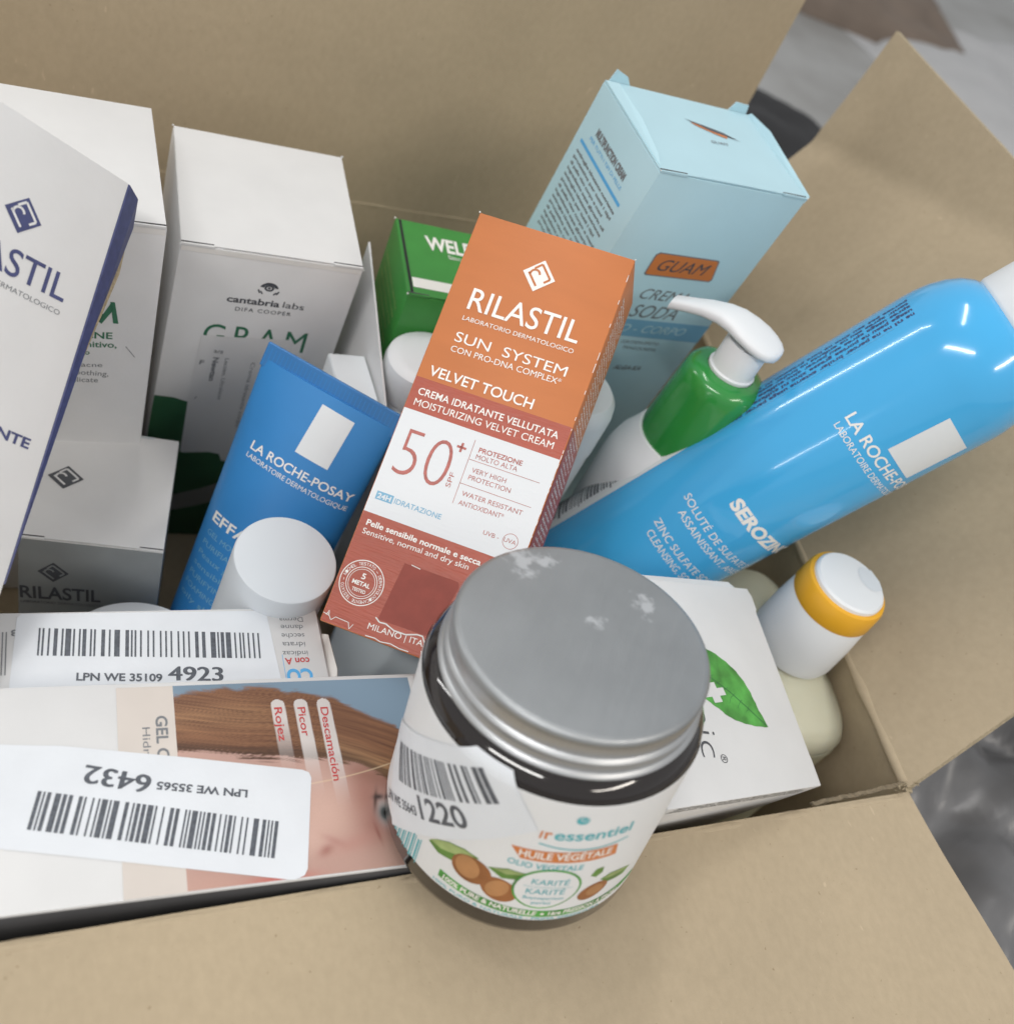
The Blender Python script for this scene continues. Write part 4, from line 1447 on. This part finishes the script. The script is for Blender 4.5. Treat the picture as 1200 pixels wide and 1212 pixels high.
portrait(t, d)
P = Print().rect(-1.3, -28.8, 13.0, 27.6)
P.build('pale_panel', M['pinkwash'], t, pm(d, 't', .2))
P = Print().rect(80.4, -28.8, 82.2, 28)
P.build('white_margin', M['white'], t, pm(d, 't', .9))
P = Print().text('Rojez', (39.4, 19.5), (39.6, 9.1), 2.1, .01).text('Picor', (45.9, 19.2), (46.1, 10.2), 2.1, .01).text('Descamaci\u00f3n', (52.4, 18.9), (52.7, -3.6), 2.1, .01)
P.build('red_lettering', M['redink'], t, pm(d, 't', 1.6))
P = Print().text('GEL CREMA', (8.2, 18.7), (8.0, -6), 2.8, .025).text('Hidratante', (4.7, 15.5), (4.8, -3), 1.9)
P.build('grey_lettering', M['ink2'], t, pm(d, 't', .9))
P = Print().poly([(-60, 15.5), (-34.5, 13.5), (-14.5, 11.6), (15, 6.2), (44.6, .3), (46.3, -.6), (46.7, -2.2), (42.2, -26.6), (41.2, -28.2), (38.8, -29.0), (37.2, -28.8), (-10, -17.6), (-60, -6)])
st = P.build('barcode_sticker', M['paper'], t, pm(d, 't', 2.4))
P = Print().bars(0, -9.8, 59.1, 0, 41, 40, math.atan2(-13.85, 57.5), (-19.6, 0))
P.build('barcode', M['bar'], st, pm(d, 't', 3.4))
P = Print().text('LPN WE 35565', (29.7, -4.3), (7.6, 0), 2.0, .03)
P.build('sticker_lettering', M['bar'], st, pm(d, 't', 3.4))
for k in range(3):
    P = Print().text('6432', (6.6 - .22 * k, 1.6 + .09 * (k % 2)), (-8.4 - .22 * k, 5.9 + .09 * (k % 2)), 4.7)
    P.build('number_lettering', M['bar'], st, pm(d, 't', 3.4 + .15 * k))

# ---- carton with the green leaf
t, d = carton('aloe', 'leaf_carton', 'white carton with green leaf and white cross, lying right of the jar', 'carton', M['white'], flaps=False)


def lp(p):
    return (-38.8764 + 1.4537 * p[0] + 0.0019 * p[1], -2.1774 + -0.0043 * p[0] + 0.8326 * p[1])



P = Print()
lf = [(8, 12), (14, 17), (20, 19.4), (25.5, 18.6), (30.2, 16), (33.4, 12.9), (36.2, 9.3), (38.2, 5.2), (39.5, .7), (40.1, -3.6), (40.6, -8), (42, -14.8),
      (38.4, -14.3), (34.6, -13.2), (31.4, -11.8), (28.4, -9.8), (25.8, -6.6), (22.4, -3), (18.8, 1.2), (12, 5)]
lf2 = []
for i in range(len(lf)):
    a, b = lf[i], lf[(i + 1) % len(lf)]
    lf2.append(a)
    if 3 < i < 18:
        nx_, ny_ = (b[1] - a[1]), -(b[0] - a[0])
        L_ = math.hypot(nx_, ny_)
        for k in (1, 2):
            s_ = .22 if k == 1 else .02
            lf2.append((a[0] + (b[0] - a[0]) * k / 3 - nx_ / L_ * s_, a[1] + (b[1] - a[1]) * k / 3 - ny_ / L_ * s_))
P.poly([lp(p) for p in lf2])
P.build('leaf_print', M['leaf'], t, pm(d, 't'))
P = Print()
mid = [(18, 11), (26, 6), (32, -.5), (37, -7.5), (41.3, -14)]
for a, b in zip(mid, mid[1:]):
    P.line(lp(a), lp(b), .28)
for k in range(7):
    f = .15 + k * .11
    a = (18.5 + 22 * f, 11 - 23 * f)
    P.line(lp(a), lp((a[0] + 5 * (1 - f), a[1] + 1.5)), .12).line(lp(a), lp((a[0] - 1.2, a[1] - 5.5 * (1 - f))), .12)
P.build('leaf_vein', M['darkgreen'], t, pm(d, 't', .8))
P = Print()
cx, cy, a_ = 26.0, -.4, .1
c_, s_ = math.cos(a_), math.sin(a_)
m_, n_ = 1.5, 3.9
P.poly([lp((cx + p * c_ - q * s_, cy + p * s_ + q * c_)) for p, q in ((-m_, -n_), (m_, -n_), (m_, -m_), (n_, -m_), (n_, m_), (m_, m_), (m_, n_), (-m_, n_), (-m_, m_), (-n_, m_), (-n_, -m_), (-m_, -m_))])
P.build('white_cross', M['white'], t, pm(d, 't', 1.2))
P = Print().text('tonic', (-14.2, 8.5), (-17.9, -22.0), 9.6, -.02).text('\u00ae', (-9.0, -21.6), (-9.4, -24.2), 3.0)
P.build('grey_lettering', M['ink'], t, pm(d, 't', .5))
P = Print()
for k, (s, x0, x1) in enumerate([('Ingredients: Aqua, Aloe Barbadensis leaf juice, Glycerin, Cetearyl', -36, 30), ('alcohol, Helianthus annuus seed oil, Butyrospermum parkii butter', -36, 34), ('sodium benzoate, tocopherol, citric acid, parfum, linalool, limonene', -36, 36), ('xanthan gum, lecithin, potassium sorbate, panthenol, allantoin', -36, 35)]):
    P.text(s, (x0, 48.7 - 1.5 * k), (x1, 48.7 - 1.5 * k), 1.15, .015 if k else .02)
P.build('ingredient_lettering', M['ink'], t, pm(d, 'f'))
x, y, z = d[0] / 2, d[1] / 2, d[2] / 2
tab('end_flap', [(x - .4, y - 1, z - .3), (x - .4, -y + 1, z - .3), (x + 1.0, -y + 1.2, z - 1.0), (x + 1.6, -y + 9, z - 1.2), (x + .5, -y + 10.5, z - .8), (x + .3, y - 9, z - .8), (x + 1.6, y - 7.6, z - .9), (x + 1.8, y - 2.6, z - .9)], .45, M['white'], t)
tab('back_flap', [(-x, y - .3, z - .3), (x - 8, y - .3, z - .3), (x - 9, y + 2.4, z - 1.5), (-x, y + 1.2, z - 1)], .45, M['white'], t)

# ---- dark grey carton glimpsed low in the gap
t = thing('dark_carton', 'plain dark grey carton low in the gap under the orange carton', 'carton', rotm((0, 0, 1), -24), (128, 172, -378))
from_bm('carton_body', box_bm((42, 44, 74), (0, 0, 37), .5), M['frost'], t, angle=30)
from_bm('top_flap', box_bm((41, 43, .5), (0, 0, 74.4), .1, 1), M['frost'], t)

# ---- bottle with the amber ringed cap
t = thing('flip_cap_bottle', 'cloudy cream bottle with white flip cap ringed in amber yellow, beside the leaf carton', 'bottle', rotm((0, 0, 1), -3), (278, 153, -378))


def rounded(name, secs, m, parent, n=64, angle=50):
    """secs: (z, half x, half y, centre y, power)"""
    vs, fs = [], []
    for z_, hx, hy, cy_, p_ in secs:
        for i in range(n):
            a = 2 * PI * i / n
            ca, sa = math.cos(a), math.sin(a)
            vs.append((hx * math.copysign(abs(ca) ** p_, ca), cy_ + hy * math.copysign(abs(sa) ** p_, sa), z_))
    for k in range(len(secs) - 1):
        for i in range(n):
            j = (i + 1) % n
            fs.append((k * n + i, k * n + j, (k + 1) * n + j, (k + 1) * n + i))
    fs.append(tuple(range(n - 1, -1, -1)))
    fs.append(tuple(range((len(secs) - 1) * n, len(secs) * n)))
    return pydata(name, vs, fs, m, parent, angle=angle)


rounded('bottle_body', [(0, 19, 38, 4, .5), (2, 22, 41, 4, .5), (98, 23.5, 42.5, 4, .5), (101, 23.45, 42.4, 4, .5)], M['cream'], t)
rounded('bottle_shoulder', [(101, 23.3, 42.2, 4, .5), (106, 23, 42, 4, .5), (109.5, 21.6, 40, 4, .52), (112, 19.5, 37, 4, .55), (114, 16.5, 31, 3, .62), (116.3, 14, 23, 2, .75), (118.5, 12.6, 15, .5, .95), (120, 12.4, 12.6, 0, 1)], M['cloudy'], t)
lathe('white_cap', [(15.0, 119.6), (16.6, 121), (17.2, 124), (16.9, 136), (16.0, 148), (15.6, 149)], M['plastic'], t)
lathe('amber_ring', [(15.9, 148.2), (16.3, 148.9), (15.9, 156.6), (15.3, 158.0), (14.0, 158.3)], M['yellow'], t, n=120)
lathe('flip_top', [(13.9, 157.6), (13.7, 159.6), (12.9, 160.4), (6, 160.5)], M['plastic'], t)
P = Print()
P.poly([(9 + 4.2 * math.cos(a) , 1 + 5.6 * math.sin(a)) for a in [PI * .5 + PI * k / 12 for k in range(13)]] + [(12.2, -4), (13.2, 0), (12.2, 5)])
P.build('thumb_recess', M['capwhite'], t, lambda u, v: (u, v, 160.62))

# ---- the jar
RJ = [[0.762, 0.6434, -0.073], [-0.6257, 0.7607, 0.173], [0.1669, -0.0862, 0.9822]]
t = thing('balm_jar', 'dark glass balm jar with brushed metal screw lid standing in front on the cartons', 'jar', RJ, (131.1, 96.07, -241.34))
RJr = 35.4
lathe('glass_body', [(28, -1.6), (31, -2.4), (33.2, -2.0), (34.7, -.6), (RJr, 1.6), (RJr, 52.5), (35.0, 55.0), (33.6, 57.2), (30.8, 58.8), (29.2, 59.4), (29.2, 64)], M['glass'], t, n=128)
lathe('metal_lid', [(31.6, 58.2), (32.5, 58.5), (32.75, 59.2), (32.4, 59.9), (31.7, 60.3), (31.5, 61.0), (31.5, 62.2), (31.9, 62.8), (32.0, 63.4), (31.6, 64.0), (31.1, 64.4)], M['lidside'], t, n=160, cap=False)
lathe('knurled_band', [(31.1, 64.4), (31.2, 64.6), (31.2, 67.9), (31.1, 68.1)], M['lidside'], t, n=220, ribs=(64.5, 68.0, .42), cap=False)
lathe('lid_top', [(31.1, 68.1), (31.3, 68.5), (31.2, 69.3), (30.8, 70.0), (30.2, 70.35), (29.4, 70.42), (10, 70.42)], M['lidtop'], t, n=128)
j1, j2, j3, j4 = cyl_map(RJr, .12), cyl_map(RJr, .2), cyl_map(RJr, .28), cyl_map(RJr, .36)
P = Print().rect(-56, 6.3, 56, 53.6)
def jmap(off):
    def f(u, v):
        r = RJr + off
        if v > 52.5:
            r -= (v - 52.5) ** 2 * .065
        return (r * math.sin(u / RJr), -r * math.cos(u / RJr), v)
    return f


P.build('paper_label', M['label'], t, jmap(.12), cyl=1.5, vcut=[50, 52.5, 53.1])
P = Print().text('essentiel', (11.4, 40.2), (30.2, 41.6), 3.6, .015)
P.disc(16, 48.3, 1.5, 1.5).text('OLIO VEGETALE', (3.6, 27.9), (21.8, 28.5), 2.0, .01)
arc = [(8.6 + 22 * k / 12, 38.0 - 1.5 * math.sin(PI * k / 12) + .07 * k) for k in range(13)]
for a, b in zip(arc, arc[1:]):
    P.line(a, b, .45)
P.text('KARIT\u00c9', (11.4, 22.2), (20.8, 22.3), 2.1).text('KARIT\u00c9', (11.0, 18.4), (20.6, 18.6), 2.2).line((9.5, 21.2), (22.0, 21.3), .12)
P.text('Butyrospermum', (10.6, 16.2), (21.2, 16.3), 1.2).text('parkii', (13.6, 14.2), (18.4, 14.2), 1.2)
P.text('100% PURO & NATURALE - PRIMA SPREMITURA', (-11.5, 6.9), (34, 6.3), 1.1)
for k in range(13):
    P.rect(-29.5 + k * .95, 5.6 + .4 * (k % 3), -29.5 + k * .95 + (.3 + .3 * (k % 2)), 15.5 - .3 * (k % 4))
P.build('teal_lettering', M['teal'], t, j2, cyl=1.5)
P = Print().ring(16.2, 49, .9, .9, .2)
P.build('white_mark', M['label'], t, j3, cyl=1.5)
P = Print().rect(8.0, 39.9, 8.5, 42.6).text('r', (9.2, 40.0), (10.9, 40.15), 3.6, .02).poly([(3.0, 34.6), (28.4, 37.0), (29.4, 32.4), (6.0, 30.9)])
P.build('orange_print', M['badge'], t, j2, cyl=1.5)
P = Print().line((1.5, 45.6), (2.4, 44.6), .5)
P.build('orange_accent', M['badge'], t, j2)
P = Print().text('HUILE V\u00c9G\u00c9TALE', (5.4, 31.8), (27.6, 33.7), 2.5, .02)
P.build('white_lettering', M['whiteink'], t, j3, cyl=1.5)
P = Print().disc(15.3, 20.3, 8.4, 8.4)
P.build('green_ring', M['leaf'], t, j3, cyl=1.5)
P = Print().disc(15.3, 20.3, 7.8, 7.8)
P.build('white_oval', M['label'], t, cyl_map(RJr, .34), cyl=1.5)
P = Print().text('KARIT\u00c9', (10.9, 22.3), (20.0, 22.4), 2.1).text('KARIT\u00c9', (10.5, 18.2), (20.0, 18.4), 2.1).line((9.3, 21.2), (21.4, 21.3), .12)
P.text('Butyrospermum', (10.4, 16.0), (20.4, 16.1), 1.2).text('parkii', (13.0, 14.0), (17.6, 14.0), 1.2)
P.build('oval_lettering', M['teal'], t, cyl_map(RJr, .42), cyl=1.5)
# nuts and leaves
P = Print()
P.poly([(-16, 18.0), (-12.5, 16.9), (-8, 18.2), (-5, 21.5), (-2.5, 24.6), (-6.5, 25.0), (-10.6, 23.6), (-13.8, 21.0)])
P.poly([(0, 23.4), (4, 21.2), (8.5, 22.6), (9.4, 25.4), (4.6, 25.6)])
P.poly([(29, 21.4), (32, 18.6), (37.8, 17.6), (39.4, 20.2), (35.4, 22.0), (31.6, 22.8)])
P.poly([(25.2, 24.6), (27.0, 23.4), (28.4, 25.0), (28.0, 27.6), (26, 27.2)])
P.build('leaf_shape', M['leafd'], t, cyl_map(RJr, .16), cyl=1.5)
P = Print()
P.poly([(-15.6, 18.9), (-12, 19.2), (-8, 21.2), (-3.4, 24.4), (-6.5, 24.7), (-10.6, 23.3), (-13.8, 21.0)])
P.poly([(1, 23.8), (4.6, 23.2), (9.2, 25.2), (4.6, 25.3)])
P.poly([(30, 21.3), (33.6, 20.2), (38.8, 20.2), (35.4, 21.7), (31.8, 22.4)])
lv = P
for k in range(3):
    P = Print().poly([lv.v[i] for i in lv.f[k]])
    P.build('leaf_light', M['leafp'], t, j2, cyl=1.5)
P = Print().disc(-3.4, 19.2, 5.2, 4.8, .1).disc(4.4, 16.4, 4.9, 4.2, -.6).disc(28.4, 16.8, 4.2, 3.4, .5)
P.build('nut_shape', M['nut'], t, j2, cyl=1.5)
P = Print().disc(-4.4, 19.6, 3.2, 3.9, .2).disc(3.9, 16.8, 2.6, 3.6, -.4).disc(28.8, 17.2, 2.4, 2.3, .5)
P.build('nut_highlight', M['nut2'], t, cyl_map(RJr, .25), cyl=1.5)
P = Print()
cv = [(-10.5 + 56 * k / 28, 11.0 - 1.6 * math.sin(PI * k / 28)) for k in range(29)]
for a, b in zip(cv, cv[1:]):
    P.poly([(a[0], a[1] - 1.5), (b[0], b[1] - 1.5), (b[0], b[1] + 1.3), (a[0], a[1] + 1.3)])
P.build('green_band', M['leaf'], t, j2, cyl=1.5)
P = Print().text('100% PURE & NATURELLE', (-9.2, 9.8), (15.4, 8.7), 1.7, .03).text('1\u00e8re PRESSION \u00c0 FROID', (18.6, 8.7), (39, 9.3), 1.7, .03).disc(17, 9.4, .5, .5)
P.build('band_lettering', M['whiteink'], t, j3, cyl=1.5)
P = Print().poly([(-47.8, 26.6), (-29.8, 5.8), (7.2, 42.6), (-2.9, 57.0), (-12.7, 57.0)])
st = P.build('barcode_sticker', M['paper'], t, jmap(.38), cyl=1.5, vcut=[50, 52.5, 53.5, 54.5, 55.3, 56, 56.6])
P = Print().bars(0, -1.2, 40, 8.6, 77, 26, math.radians(41), (-33.4, 21.4))
P.build('barcode', M['bar'], st, jmap(.46), cyl=1.5, vcut=[50, 52.5, 53.5, 54.5, 55.3, 56, 56.6])
P = Print().text('1220', (-19.9, 22.2), (-7.0, 33.2), 5.8, .02).text('LPN WE 35643', (-36.5, 8.2), (-21.4, 21.2), 2.4, .02)
P.build('sticker_lettering', M['bar'], st, jmap(.46), cyl=1.5)
